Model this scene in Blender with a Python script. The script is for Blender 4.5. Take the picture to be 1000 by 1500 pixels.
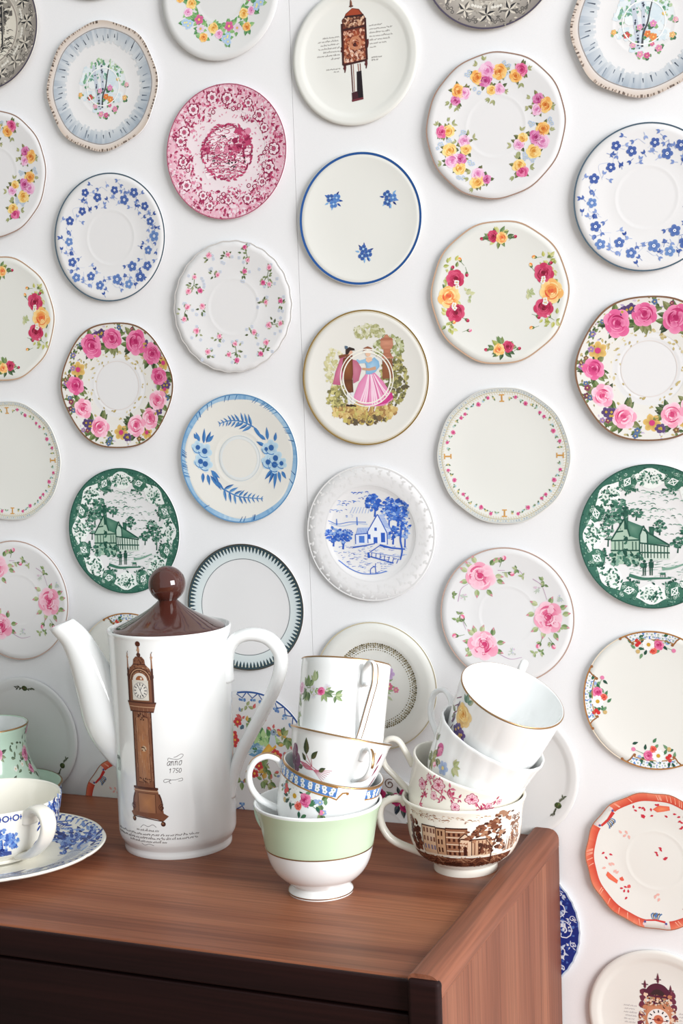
import bpy, math, random
import numpy as np
from math import sin, cos, pi, radians, atan2, hypot
from mathutils import Vector, Matrix

for _o in list(bpy.data.objects):
    bpy.data.objects.remove(_o)
scn = bpy.context.scene
COL = scn.collection

# ------------------------------------------------------------------ camera
ZT = 0.70                       # height of the sideboard top
YW = 1.072                      # front face of the papered wall
cam_d = bpy.data.cameras.new('camera')
cam_d.sensor_fit = 'VERTICAL'; cam_d.sensor_height = 36.0; cam_d.lens = 52.08
cam_d.clip_start = 0.02; cam_d.clip_end = 50
cam = bpy.data.objects.new('camera', cam_d); COL.objects.link(cam)
_fw = Vector((-0.37526, 0.92183, -0.09700)); _rt = Vector((0.92686, 0.37370, -0.03442))
_rt = (_rt - _fw * _rt.dot(_fw)).normalized(); _fw.normalize(); _up = _rt.cross(_fw)
cam.matrix_world = Matrix(((_rt.x, _up.x, -_fw.x, 0), (_rt.y, _up.y, -_fw.y, 0), (_rt.z, _up.z, -_fw.z, ZT + 0.3584), (0, 0, 0, 1)))
CAMP = Vector((0, 0, ZT + 0.3584))
scn.camera = cam

# ------------------------------------------------------------------ light
world = bpy.data.worlds.new('room_light'); scn.world = world
world.use_nodes = True
world.node_tree.nodes['Background'].inputs[0].default_value = (0.935, 0.965, 1.0, 1)
world.node_tree.nodes['Background'].inputs[1].default_value = 0.69

def area(name, loc, target, sx, sy, power, col):
    l = bpy.data.lights.new(name, 'AREA'); l.shape = 'RECTANGLE'; l.size = sx; l.size_y = sy
    l.energy = power; l.color = col
    o = bpy.data.objects.new(name, l); COL.objects.link(o); o.location = loc
    o.rotation_euler = (Vector(target) - Vector(loc)).to_track_quat('-Z', 'Y').to_euler()
    return o
area('window_daylight', (2.25, -0.32, 1.60), (-0.45, 0.95, 0.95), 1.5, 1.5, 100, (0.985, 0.99, 1.0))

vs = scn.view_settings
vs.view_transform = 'Standard'; vs.look = 'None'; vs.gamma = 1.0; vs.use_curve_mapping = False
vs.exposure = 0.17

# ------------------------------------------------------------------ helpers
def lin(c):
    return tuple(((x / 255) / 12.92 if x / 255 <= .04045 else ((x / 255 + .055) / 1.055) ** 2.4) for x in c)

def mat(name, col, rough=.4, metal=0.0, spec=.5, coat=0.0):
    m = bpy.data.materials.new(name); m.use_nodes = True
    b = m.node_tree.nodes['Principled BSDF']
    b.inputs['Base Color'].default_value = (*lin(col), 1); b.inputs['Roughness'].default_value = rough
    b.inputs['Metallic'].default_value = metal; b.inputs['Specular IOR Level'].default_value = spec
    b.inputs['Coat Weight'].default_value = coat; b.inputs['Coat Roughness'].default_value = .05
    return m

def mottled(name, c0, c1, scale, rough, spec=.5, bump=0.0, coat=0.0):
    m = mat(name, c0, rough, 0, spec, coat); nt = m.node_tree; b = nt.nodes['Principled BSDF']
    tc = nt.nodes.new('ShaderNodeTexCoord'); n = nt.nodes.new('ShaderNodeTexNoise')
    n.inputs['Scale'].default_value = scale; n.inputs['Detail'].default_value = 4
    mx = nt.nodes.new('ShaderNodeMix'); mx.data_type = 'RGBA'
    mx.inputs[6].default_value = (*lin(c0), 1); mx.inputs[7].default_value = (*lin(c1), 1)
    nt.links.new(tc.outputs['Object'], n.inputs['Vector']); nt.links.new(n.outputs['Fac'], mx.inputs[0])
    nt.links.new(mx.outputs[2], b.inputs['Base Color'])
    if bump:
        bp = nt.nodes.new('ShaderNodeBump'); bp.inputs['Strength'].default_value = bump; bp.inputs['Distance'].default_value = .0005
        nt.links.new(n.outputs['Fac'], bp.inputs['Height']); nt.links.new(bp.outputs['Normal'], b.inputs['Normal'])
    return m

def paint(name, rough):
    m = mat(name, (255, 255, 255), rough); nt = m.node_tree
    a = nt.nodes.new('ShaderNodeAttribute'); a.attribute_name = 'Col'
    nt.links.new(a.outputs['Color'], nt.nodes['Principled BSDF'].inputs['Base Color'])
    return m

def wood(name, dark, mid, light, axis, rough=.42, seed=0.0):
    m = mat(name, mid, rough, 0, .18); nt = m.node_tree; b = nt.nodes['Principled BSDF']; N = nt.nodes.new; L = nt.links.new
    tc = N('ShaderNodeTexCoord'); mp = N('ShaderNodeMapping')
    s = [26, 26, 26]; s[axis] = 1.3
    mp.inputs['Scale'].default_value = s; mp.inputs['Location'].default_value = (seed, seed * .7, seed * .3)
    L(tc.outputs['Object'], mp.inputs['Vector'])
    n1 = N('ShaderNodeTexNoise'); n1.inputs['Scale'].default_value = 1.0; n1.inputs['Detail'].default_value = 6; n1.inputs['Distortion'].default_value = .6
    L(mp.outputs['Vector'], n1.inputs['Vector'])
    mp2 = N('ShaderNodeMapping'); s2 = [420, 420, 420]; s2[axis] = 9
    mp2.inputs['Scale'].default_value = s2; L(tc.outputs['Object'], mp2.inputs['Vector'])
    n2 = N('ShaderNodeTexNoise'); n2.inputs['Scale'].default_value = 1.0; n2.inputs['Detail'].default_value = 3
    L(mp2.outputs['Vector'], n2.inputs['Vector'])
    ramp = N('ShaderNodeValToRGB'); e = ramp.color_ramp.elements
    e[0].position = .30; e[0].color = (*lin(dark), 1); e[1].position = .72; e[1].color = (*lin(light), 1)
    k = e.new(.5); k.color = (*lin(mid), 1)
    L(n1.outputs['Fac'], ramp.inputs['Fac'])
    mr = N('ShaderNodeMapRange'); mr.inputs[1].default_value = .35; mr.inputs[2].default_value = .6; mr.inputs[3].default_value = .72; mr.inputs[4].default_value = 1.0
    L(n2.outputs['Fac'], mr.inputs[0])
    mx = N('ShaderNodeMix'); mx.data_type = 'RGBA'; mx.blend_type = 'MULTIPLY'; mx.inputs[0].default_value = 1
    L(ramp.outputs['Color'], mx.inputs[6]); L(mr.outputs[0], mx.inputs[7]); L(mx.outputs[2], b.inputs['Base Color'])
    bp = N('ShaderNodeBump'); bp.inputs['Strength'].default_value = .12; bp.inputs['Distance'].default_value = .0006
    L(n2.outputs['Fac'], bp.inputs['Height']); L(bp.outputs['Normal'], b.inputs['Normal'])
    return m

def mesh_obj(name, verts, faces, material, parent=None, smooth=True, angle=None):
    me = bpy.data.meshes.new(name); me.from_pydata([tuple(v) for v in verts], [], faces); me.update()
    if smooth:
        me.shade_smooth()
        if angle: me.set_sharp_from_angle(angle=radians(angle))
    if material: me.materials.append(material)
    o = bpy.data.objects.new(name, me); COL.objects.link(o)
    if parent: o.parent = parent
    return o

def box(name, x0, x1, y0, y1, z0, z1, material, parent=None, bevel=0.0, seg=3):
    v = [(x, y, z) for x in (x0, x1) for y in (y0, y1) for z in (z0, z1)]
    f = [(0, 1, 3, 2), (4, 6, 7, 5), (0, 4, 5, 1), (2, 3, 7, 6), (0, 2, 6, 4), (1, 5, 7, 3)]
    o = mesh_obj(name, v, f, material, parent, smooth=bevel > 0)
    if bevel:
        b = o.modifiers.new('bevel', 'BEVEL'); b.width = bevel; b.segments = seg; b.limit_method = 'ANGLE'
        o.data.set_sharp_from_angle(angle=radians(50))
    return o

def empty(name, loc=(0, 0, 0), rot=None):
    o = bpy.data.objects.new(name, None); COL.objects.link(o); o.location = loc; o.empty_display_size = .02
    if rot is not None: o.rotation_euler = rot
    return o

def tag(o, label, cat, group=None, kind=None):
    if label: o['label'] = label
    if cat: o['category'] = cat
    if group: o['group'] = group
    if kind: o['kind'] = kind
    return o

def catmull(pts, n=8):
    P = [Vector(p) for p in pts]; P = [P[0] * 2 - P[1]] + P + [P[-1] * 2 - P[-2]]; out = []
    for i in range(1, len(P) - 2):
        a, b, c, d = P[i - 1:i + 3]
        for k in range(n):
            t = k / n
            out.append(.5 * ((2 * b) + (c - a) * t + (2 * a - 5 * b + 4 * c - d) * t * t + (3 * b - a - 3 * c + d) * t ** 3))
    out.append(P[-2]); return out

# ------------------------------------------------------------------ vector painting on surfaces
class Art:
    def __init__(s, seed=1):
        s.t = []; s.c = []; s.l = []; s.r = random.Random(seed)
    def tri(s, a, b, c, ca, cb, cc, lay):
        s.t.append((a[0], a[1], b[0], b[1], c[0], c[1])); s.c.append((*ca, *cb, *cc)); s.l.append(lay)
    def poly(s, pts, col, lay=1, cen=None, cc=None):
        cc = cc or col
        if cen is None: cen = (sum(p[0] for p in pts) / len(pts), sum(p[1] for p in pts) / len(pts))
        n = len(pts)
        for i in range(n): s.tri(cen, pts[i], pts[(i + 1) % n], cc, col, col, lay)
    def dot(s, x, y, r, col, lay=1, n=9, sy=1.0, rot=0, cc=None):
        s.poly([(x + r * cos(a) * cos(rot) - r * sy * sin(a) * sin(rot), y + r * cos(a) * sin(rot) + r * sy * sin(a) * cos(rot)) for a in [2 * pi * k / n for k in range(n)]], col, lay, (x, y), cc)
    def blob(s, x, y, r, col, lay=1, n=9, rough=.35, sy=1.0, cc=None):
        s.poly([(x + r * k * cos(a), y + r * k * sy * sin(a)) for a, k in [(2 * pi * i / n, 1 + s.r.uniform(-rough, rough)) for i in range(n)]], col, lay, (x, y), cc)
    def leaf(s, x, y, ang, L, W, c0, c1=None, lay=1):
        c1 = c1 or c0; ca, sa = cos(ang), sin(ang); up = []; dn = []; mid = []
        for k in range(6):
            t = k / 5; w = W * sin(pi * t ** .8) * (1 - .25 * t)
            mid.append((x + ca * L * t, y + sa * L * t))
            up.append((x + ca * L * t - sa * w, y + sa * L * t + ca * w)); dn.append((x + ca * L * t + sa * w, y + sa * L * t - ca * w))
        for k in range(5):
            for side, c in ((up, c0), (dn, c1)):
                s.tri(mid[k], mid[k + 1], side[k + 1], c, c, c, lay); s.tri(mid[k], side[k + 1], side[k], c, c, c, lay)
    def petal(s, x, y, ang, L, W, c_in, c_out, lay=1):
        ca, sa = cos(ang), sin(ang)
        pts = [(x, y)]
        for k in range(9):
            a = -pi / 2 + pi * k / 8
            px = L * .55 + L * .45 * cos(a); py = W * sin(a)
            pts.append((x + ca * px - sa * py, y + sa * px + ca * py))
        n = len(pts); cen = (x + ca * L * .5, y + sa * L * .5)
        mid = tuple((p + q) / 2 for p, q in zip(c_in, c_out))
        for i in range(n):
            j = (i + 1) % n
            s.tri(cen, pts[i], pts[j], mid, c_in if i == 0 else c_out, c_in if j == 0 else c_out, lay)
    def stroke(s, pts, w0, col, w1=None, lay=1, c1=None):
        w1 = w0 if w1 is None else w1; c1 = c1 or col; n = len(pts)
        if n < 2: return
        L = []; R = []
        for i in range(n):
            a = pts[max(i - 1, 0)]; b = pts[min(i + 1, n - 1)]; dx, dy = b[0] - a[0], b[1] - a[1]; d = hypot(dx, dy) or 1e-9
            w = (w0 + (w1 - w0) * i / (n - 1)) / 2
            L.append((pts[i][0] - dy / d * w, pts[i][1] + dx / d * w)); R.append((pts[i][0] + dy / d * w, pts[i][1] - dx / d * w))
        for i in range(n - 1):
            k = i / (n - 1); c = tuple(p + (q - p) * k for p, q in zip(col, c1))
            s.tri(L[i], R[i], R[i + 1], c, c, c, lay); s.tri(L[i], R[i + 1], L[i + 1], c, c, c, lay)
    def curve(s, pts, w0, col, w1=None, lay=1, n=6):
        q = catmull([(p[0], p[1], 0) for p in pts], n); s.stroke([(p.x, p.y) for p in q], w0, col, w1, lay)
    def ring(s, r0, r1, col, lay=1, a0=0, a1=2 * pi, n=120, x=0, y=0, c1=None, fr=None):
        c1 = c1 or col
        for i in range(n):
            a, b = a0 + (a1 - a0) * i / n, a0 + (a1 - a0) * (i + 1) / n
            ra0, ra1, rb0, rb1 = r0, r1, r0, r1
            if fr: ra0, ra1 = fr(a); rb0, rb1 = fr(b)
            p = (x + ra0 * cos(a), y + ra0 * sin(a)); q = (x + ra1 * cos(a), y + ra1 * sin(a))
            u = (x + rb1 * cos(b), y + rb1 * sin(b)); v = (x + rb0 * cos(b), y + rb0 * sin(b))
            s.tri(p, q, u, col, c1, c1, lay); s.tri(p, u, v, col, c1, col, lay)
    def cres(s, x, y, r, a0, a1, w, col, lay=1, sy=1.0, n=8):
        """crescent: an arc swelling to width w in the middle"""
        for i in range(n):
            q = []
            for k in (i, i + 1):
                t = k / n; a = a0 + (a1 - a0) * t; d = w * sin(pi * t) * .5 + .02 * w
                q.append(((x + (r + d) * cos(a), y + (r + d) * sin(a) * sy), (x + (r - d) * cos(a), y + (r - d) * sin(a) * sy)))
            (p0, p1_), (p2_, p3_) = q
            s.tri(p0, p1_, p3_, col, col, col, lay); s.tri(p0, p3_, p2_, col, col, col, lay)
    def cloud(s, x, y, w, h, cols, lay=1):
        """engraved cumulus: rows of puffs, dark on the upper edge"""
        n = max(2, int(w / (h * .9)))
        for k in range(n):
            cx = x - w / 2 + w * (k + .5) / n + s.r.uniform(-.2, .2) * h; cy = y + h * s.r.uniform(-.25, .35); rr = h * s.r.uniform(.35, .7); a = s.r.uniform(.1, .7)
            s.cres(cx, cy, rr, a, a + s.r.uniform(1.8, 2.8), h * s.r.uniform(.12, .4), s.r.choice(cols), lay + k % 2, .7)
            if s.r.random() < .7: s.blob(cx + s.r.uniform(-.4, .4) * h, cy - h * .1, h * s.r.uniform(.12, .3), s.r.choice(cols), lay, 8, .5, .45)
    def spiral(s, x, y, r, col, w, turns=1.3, a0=0, lay=1, sgn=1):
        n = int(10 * turns)
        s.stroke([(x + r * (1 - .8 * k / n) * cos(a0 + sgn * 2 * pi * turns * k / n), y + r * (1 - .8 * k / n) * sin(a0 + sgn * 2 * pi * turns * k / n)) for k in range(n + 1)], w * .6, col, w, lay)

GREEN = [(74, 104, 58), (104, 134, 80), (54, 84, 50), (128, 150, 96)]
PAL = dict(
    pink=((205, 52, 108), (236, 128, 162), (252, 214, 226)), hot=((170, 24, 88), (214, 66, 128), (240, 150, 186)),
    mag=((150, 28, 92), (200, 72, 140), (232, 158, 200)), red=((120, 8, 42), (186, 28, 74), (224, 92, 128)),
    org=((196, 92, 30), (236, 152, 64), (252, 216, 140)), yel=((206, 128, 40), (240, 186, 92), (252, 228, 160)),
    peach=((226, 84, 60), (246, 162, 76), (254, 226, 160)), lil=((120, 70, 140), (170, 124, 186), (218, 190, 226)),
    gold=((120, 76, 36), (184, 138, 64), (226, 190, 116)), violet=((52, 24, 84), (92, 56, 128), (142, 108, 172)),
    soft=((206, 100, 160), (232, 158, 200), (248, 216, 234)), buff=((150, 92, 50), (206, 160, 92), (240, 212, 150)))
def C(*c): return c
def mix(a, b, t): return tuple(p + (q - p) * t for p, q in zip(a, b))

def rose(A, x, y, r, pal, rot=0.0, lay=3):
    d, m, l = PAL[pal] if isinstance(pal, str) else pal
    for k in range(7):
        a = rot + 2 * pi * k / 7; w = A.r.uniform(.85, 1.1)
        A.petal(x + .18 * r * cos(a), y + .18 * r * sin(a), a, r * .86 * w, r * .46, m, mix(l, m, .5 if k % 2 else 0), lay)
    A.dot(x, y, r * .60, mix(m, d, .25), lay + 1, 12, cc=mix(m, d, .6))
    for k in range(5):
        a = rot + .4 + 2 * pi * k / 5 + A.r.uniform(-.2, .2)
        A.petal(x + .10 * r * cos(a), y + .10 * r * sin(a), a, r * .52, r * .30, mix(m, d, .5), mix(l, m, A.r.choice([.1, .5, .8])), lay + 2)
    for k in range(4):
        a = rot + A.r.uniform(0, 2 * pi); q = r * (.22 + .15 * k)
        A.cres(x, y, q, a, a + A.r.uniform(1.3, 2.3), r * A.r.uniform(.09, .16), d if k % 2 == 0 else mix(m, d, .4), lay + 3)
        a += pi * A.r.uniform(.7, 1.2); A.cres(x, y, q * 1.05, a, a + A.r.uniform(1.0, 1.9), r * A.r.uniform(.07, .14), l, lay + 4)
    A.blob(x + .04 * r, y + .05 * r, r * .17, mix(m, d, .8), lay + 4, 8)

def leaves(A, x, y, r, n, L, a0=None, lay=1, cols=GREEN, W=.3, spread=2 * pi):
    for k in range(n):
        a = (A.r.uniform(0, 2 * pi) if a0 is None else a0 - spread / 2 + spread * (k + .5) / n + A.r.uniform(-.2, .2))
        c = A.r.choice(cols); q = L * A.r.uniform(.75, 1.2)
        A.leaf(x + r * cos(a), y + r * sin(a), a + A.r.uniform(-.35, .35), q, q * W, c, mix(c, (240, 240, 210), .22), lay + k % 2)

def flower(A, x, y, r, col, cen, n=5, rot=0, lay=3, light=None):
    for k in range(n):
        a = rot + 2 * pi * k / n
        A.petal(x, y, a, r, r * (1.5 / n + .12), mix(col, (0, 0, 0), .12), light or mix(col, (255, 255, 255), .18), lay + k % 2)
    A.dot(x, y, r * .27, cen, lay + 2, 8)

def bud(A, x, y, ang, L, pal, lay=3):
    d, m, l = PAL[pal]
    A.petal(x, y, ang, L, L * .34, d, m, lay); A.petal(x, y, ang + .25, L * .85, L * .2, m, l, lay + 1)
    for s in (-.5, .45): A.leaf(x, y, ang + s, L * .6, L * .13, GREEN[0], GREEN[1], lay + 2)
    A.stroke([(x, y), (x - L * .9 * cos(ang + .3), y - L * .9 * sin(ang + .3))], L * .09, GREEN[1], L * .05, lay - 1)

def split(A, name, centres):
    """one painting per motif: every piece goes to its nearest motif centre"""
    out = [Art(1) for _ in centres]
    for t, c, l in zip(A.t, A.c, A.l):
        x, y = (t[0] + t[2] + t[4]) / 3, (t[1] + t[3] + t[5]) / 3
        k = min(range(len(centres)), key=lambda i: (centres[i][0] - x) ** 2 + (centres[i][1] - y) ** 2)
        out[k].t.append(t); out[k].c.append(c); out[k].l.append(l)
    return [(name, o) for o in out if o.t]

def frame(cx, cy, rx, ry):
    return lambda x, y: ((x - cx) / rx, -(y - cy) / ry)

def tree(A, x, y, w, h, cols, n=40, lay=2, trunk=None, size=.16):
    if trunk: A.curve([(x, y), (x + w * .04, y + h * .4), (x - w * .03, y + h * .7)], w * .12, trunk, w * .04, lay)
    for k in range(n):
        a = A.r.uniform(0, 2 * pi); q = A.r.random() ** .5
        A.blob(x + w * .5 * q * cos(a), y + h * .62 + h * .38 * q * sin(a), w * size * A.r.uniform(.5, 1.1), A.r.choice(cols), lay + 1 + k % 3, 7, .4, .7)

def squiggle(A, x, y, w, h, col, lw, lay=1):
    """one line of minute, unreadable script"""
    p = x
    while p < x + w - h:
        L = A.r.uniform(1.5, 4.5) * h; L = min(L, x + w - p); n = max(3, int(L / (h * .33)))
        A.stroke([(p + L * i / n + A.r.uniform(-.1, .1) * h, y + (h * A.r.uniform(.5, 1) if i % 2 else 0) + (h * .6 if A.r.random() < .12 else 0)) for i in range(n + 1)], lw, col, lw, lay)
        p += L + h * .7

def emit(art, name, mapping, material, parent, limit):
    if not art.t: return None
    T = np.array(art.t, dtype=np.float64).reshape(-1, 3, 2); Cc = np.array(art.c, dtype=np.float64).reshape(-1, 3, 3); Ly = np.array(art.l, dtype=np.float64)
    Ly = Ly + (np.arange(len(Ly)) % 5) * .06
    for _ in range(9):
        e = np.stack([np.linalg.norm(T[:, (i + 1) % 3] - T[:, i], axis=1) for i in range(3)], 1)
        mx = e.max(1); big = mx > limit
        if not big.any(): break
        Tb, Cb, Lb, k = T[big], Cc[big], Ly[big], e[big].argmax(1); ix = np.arange(len(Tb))
        a, b, c = k, (k + 1) % 3, (k + 2) % 3
        m = (Tb[ix, a] + Tb[ix, b]) / 2; mc = (Cb[ix, a] + Cb[ix, b]) / 2
        t1 = np.stack([Tb[ix, a], m, Tb[ix, c]], 1); t2 = np.stack([m, Tb[ix, b], Tb[ix, c]], 1)
        c1 = np.stack([Cb[ix, a], mc, Cb[ix, c]], 1); c2 = np.stack([mc, Cb[ix, b], Cb[ix, c]], 1)
        T = np.concatenate([T[~big], t1, t2]); Cc = np.concatenate([Cc[~big], c1, c2]); Ly = np.concatenate([Ly[~big], Lb, Lb])
    # one winding for all
    ar = (T[:, 1, 0] - T[:, 0, 0]) * (T[:, 2, 1] - T[:, 0, 1]) - (T[:, 2, 0] - T[:, 0, 0]) * (T[:, 1, 1] - T[:, 0, 1])
    f = ar < 0
    T[f] = T[f][:, ::-1]; Cc[f] = Cc[f][:, ::-1]
    n = len(T); uv = T.reshape(-1, 2); off = np.repeat(Ly, 3) * .000014 + .00010
    P = mapping(uv[:, 0], uv[:, 1], off)
    me = bpy.data.meshes.new(name); me.vertices.add(3 * n); me.loops.add(3 * n); me.polygons.add(n)
    me.vertices.foreach_set('co', P.astype(np.float32).ravel())
    me.loops.foreach_set('vertex_index', np.arange(3 * n, dtype=np.int32))
    me.polygons.foreach_set('loop_start', np.arange(0, 3 * n, 3, dtype=np.int32))
    c = Cc.reshape(-1, 3) / 255; c = np.clip(c, 0, 1); c = np.where(c <= .04045, c / 12.92, ((c + .055) / 1.055) ** 2.4)
    at = me.color_attributes.new('Col', 'FLOAT_COLOR', 'POINT')
    at.data.foreach_set('color', np.concatenate([c, np.ones((3 * n, 1))], 1).astype(np.float32).ravel())
    me.update(calc_edges=True); me.validate(); me.materials.append(material)
    o = bpy.data.objects.new(name, me); COL.objects.link(o); o.parent = parent
    return o
# ------------------------------------------------------------------ materials
M_PLATE = {k: mat('glaze_' + k, c, .38, 0, .35) for k, c in dict(white=(231, 230, 230), cream=(231, 231, 225), ivory=(231, 229, 222), grey=(225, 225, 224), pinkwash=(238, 224, 228), greywash=(206, 202, 192), bluewash=(230, 233, 240)).items()}
M_PRINT = paint('painted_print', .38)
M_ENAMEL = paint('painted_enamel', .18)
M_POT = mat('white_porcelain', (243, 245, 244), .10, 0, .5, .3)
M_CREAM = mat('cream_earthenware', (244, 241, 230), .14, 0, .5, .2)
M_MINT = mat('mint_glaze', (196, 222, 202), .16, 0, .5, .2)
M_GOLD = mat('worn_gilding', (176, 140, 100), .32, 1.0)
M_BROWN = mat('brown_glaze', (72, 34, 26), .07, 0, .55, .4)
M_TOP = wood('teak_top', (110, 62, 44), (138, 84, 60), (164, 106, 76), 0, .42, 1.0)
M_END = wood('teak_end', (108, 62, 46), (132, 81, 61), (156, 102, 78), 2, .5, 4.0)
M_FRONT = wood('shade_dark_front', (22, 9, 10), (31, 13, 13), (44, 20, 18), 0, .6, 7.0)  # dark wood; shade of the front faces is put into its colour
M_FLOOR = wood('floor_boards', (120, 88, 60), (150, 112, 80), (176, 138, 102), 0, .5, 2.0)
M_PAPER = mottled('wallpaper', (233, 233, 234), (238, 238, 239), 900, .85, .2, .06)

# ------------------------------------------------------------------ setting
wall = box('wall_back', -1.50, 2.2, YW + .0006, YW + .12, 0, 2.6, mottled('plaster', (214, 214, 212), (222, 222, 220), 40, .9, .2)); tag(wall, 'white papered wall behind the teak sideboard', 'wall', kind='structure')
for i, (x0, x1) in enumerate(((-1.50, -1.3388), (-1.3384, -.9022), (-.9018, -.4655), (-.4651, -.0287), (-.0283, .4080), (.4084, 2.2))):
    box('wallpaper_strip', x0, x1, YW, YW + .0006, 0, 2.6, M_PAPER, wall)
wl = box('shade_wall_left', -1.62, -1.50, -2.4, YW + .12, 0, 2.6, mottled('shade_wall_paint', (120, 128, 118), (128, 135, 126), 30, .9, .2)); tag(wl, 'unseen grey-green wall added to dim light from the left', 'wall', kind='structure')  # unseen wall, added to cut room light coming from the left
fl = box('floor', -1.50, 2.2, -2.4, YW + .0006, -.05, 0, M_FLOOR); tag(fl, 'wooden floor under the sideboard', 'floor', kind='structure')

# ------------------------------------------------------------------ sideboard
sb = empty('sideboard', (-.74, .93, 0)); tag(sb, 'teak sideboard with raised end panel and dark, shade-toned front', 'sideboard')
def sbox(name, x0, x1, y0, y1, z0, z1, m, bev=0.0, seg=3):
    return box(name, x0 + .74, x1 + .74, y0 - .93, y1 - .93, z0, z1, m, sb, bev, seg)
XE0, XE1, YF, YB = -.2875, -.2672, .787, 1.0685
sbox('top_panel', -1.20, XE0 - .0003, YF + .004, YB, ZT - .020, ZT, M_TOP, .0016)
sbox('front_lipping', -1.20, XE0 - .0006, YF + .0005, YF + .0038, ZT - .020, ZT - .0006, M_FRONT, .0012)  # same wood as the top, coloured dark for its shaded front face
box('front_shade_strip', XE0 + .74, XE1 + .74, YF - .0062 - .93, YF + .0005 - .93, .12, ZT + .0030, M_FRONT, None, .0028, 4)  # added dark strip standing in for shade on the end panel's front
M_EDGE = wood('teak_edge', (116, 68, 50), (142, 88, 66), (168, 112, 86), 1, .46, 9.0)
e = sbox('end_panel', XE0, XE1, YF - .003, YB + .001, .12, ZT - .0075, M_END, .0006, 2)
w_ = XE1 - XE0
sec = [(0, -.0075), (0, .0018)] + [(.004 - .004 * cos(a), .0018 + .004 * sin(a)) for a in [pi / 2 * k / 5 for k in range(1, 6)]] + [(w_ - .0085 + .0085 * sin(a), .0058 - .0085 + .0085 * cos(a)) for a in [pi / 2 * k / 7 for k in range(8)]] + [(w_, -.0075)]
ns_ = len(sec); vv = [(XE0 + .74 + a, y - .93, ZT + b) for y in (YF - .003, YB + .001) for a, b in sec]
ff = [(k, (k + 1) % ns_, ns_ + (k + 1) % ns_, ns_ + k) for k in range(ns_)] + [tuple(range(ns_))[::-1], tuple(range(ns_, 2 * ns_))]
t_ = mesh_obj('edge_band', vv, [f[::-1] for f in ff], M_EDGE, e, True, 40)
bpy.data.objects['front_shade_strip'].parent = e
e2 = sbox('end_panel', -1.2205, -1.2003, YF - .003, YB + .001, .12, ZT + .0058, M_END, .0062, 5)
for k, (xa, xb) in enumerate(((-1.198, -.745), (-.743, XE0 - .002))):
    for j, (za, zb) in enumerate(((ZT - .20, ZT - .0225), (ZT - .385, ZT - .2035), (ZT - .57, ZT - .3885))):
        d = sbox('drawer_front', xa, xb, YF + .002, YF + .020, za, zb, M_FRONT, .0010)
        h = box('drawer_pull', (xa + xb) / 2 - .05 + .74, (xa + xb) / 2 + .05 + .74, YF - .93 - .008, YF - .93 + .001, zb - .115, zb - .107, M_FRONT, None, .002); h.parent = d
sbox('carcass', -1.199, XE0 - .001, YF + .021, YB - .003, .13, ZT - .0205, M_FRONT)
for x in (-1.20, -.32):
    for y in (YF + .02, YB - .055):
        sbox('leg', x + .012, x + .044, y, y + .032, 0, .1205, M_END, .003)

# ------------------------------------------------------------------ plate designs
PROF = dict(
    saucer=((0, 3.2), (.37, 3.2), (.405, 3.25), (.42, 3.5), (.44, 3.5), (.46, 3.4), (.6, 4.2), (.75, 5.5), (.9, 7.0), (1, 7.8)),
    coupe=((0, 3), (.3, 3.05), (.5, 3.3), (.65, 3.8), (.8, 4.6), (.9, 5.5), (1, 6.6)),
    flat=((0, 3), (.5, 3.02), (.8, 3.15), (.835, 3.9), (.87, 5.0), (.9, 5.5), (.95, 5.8), (1, 5.9)),
    deep=((0, 3), (.4, 3), (.63, 3.05), (.66, 3.8), (.7, 5.0), (.74, 5.5), (.85, 5.9), (1, 6.4)))

def G(p, *a): return p(*a)
DES = {}
def design(f): DES[f.__name__] = f; return f

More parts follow.
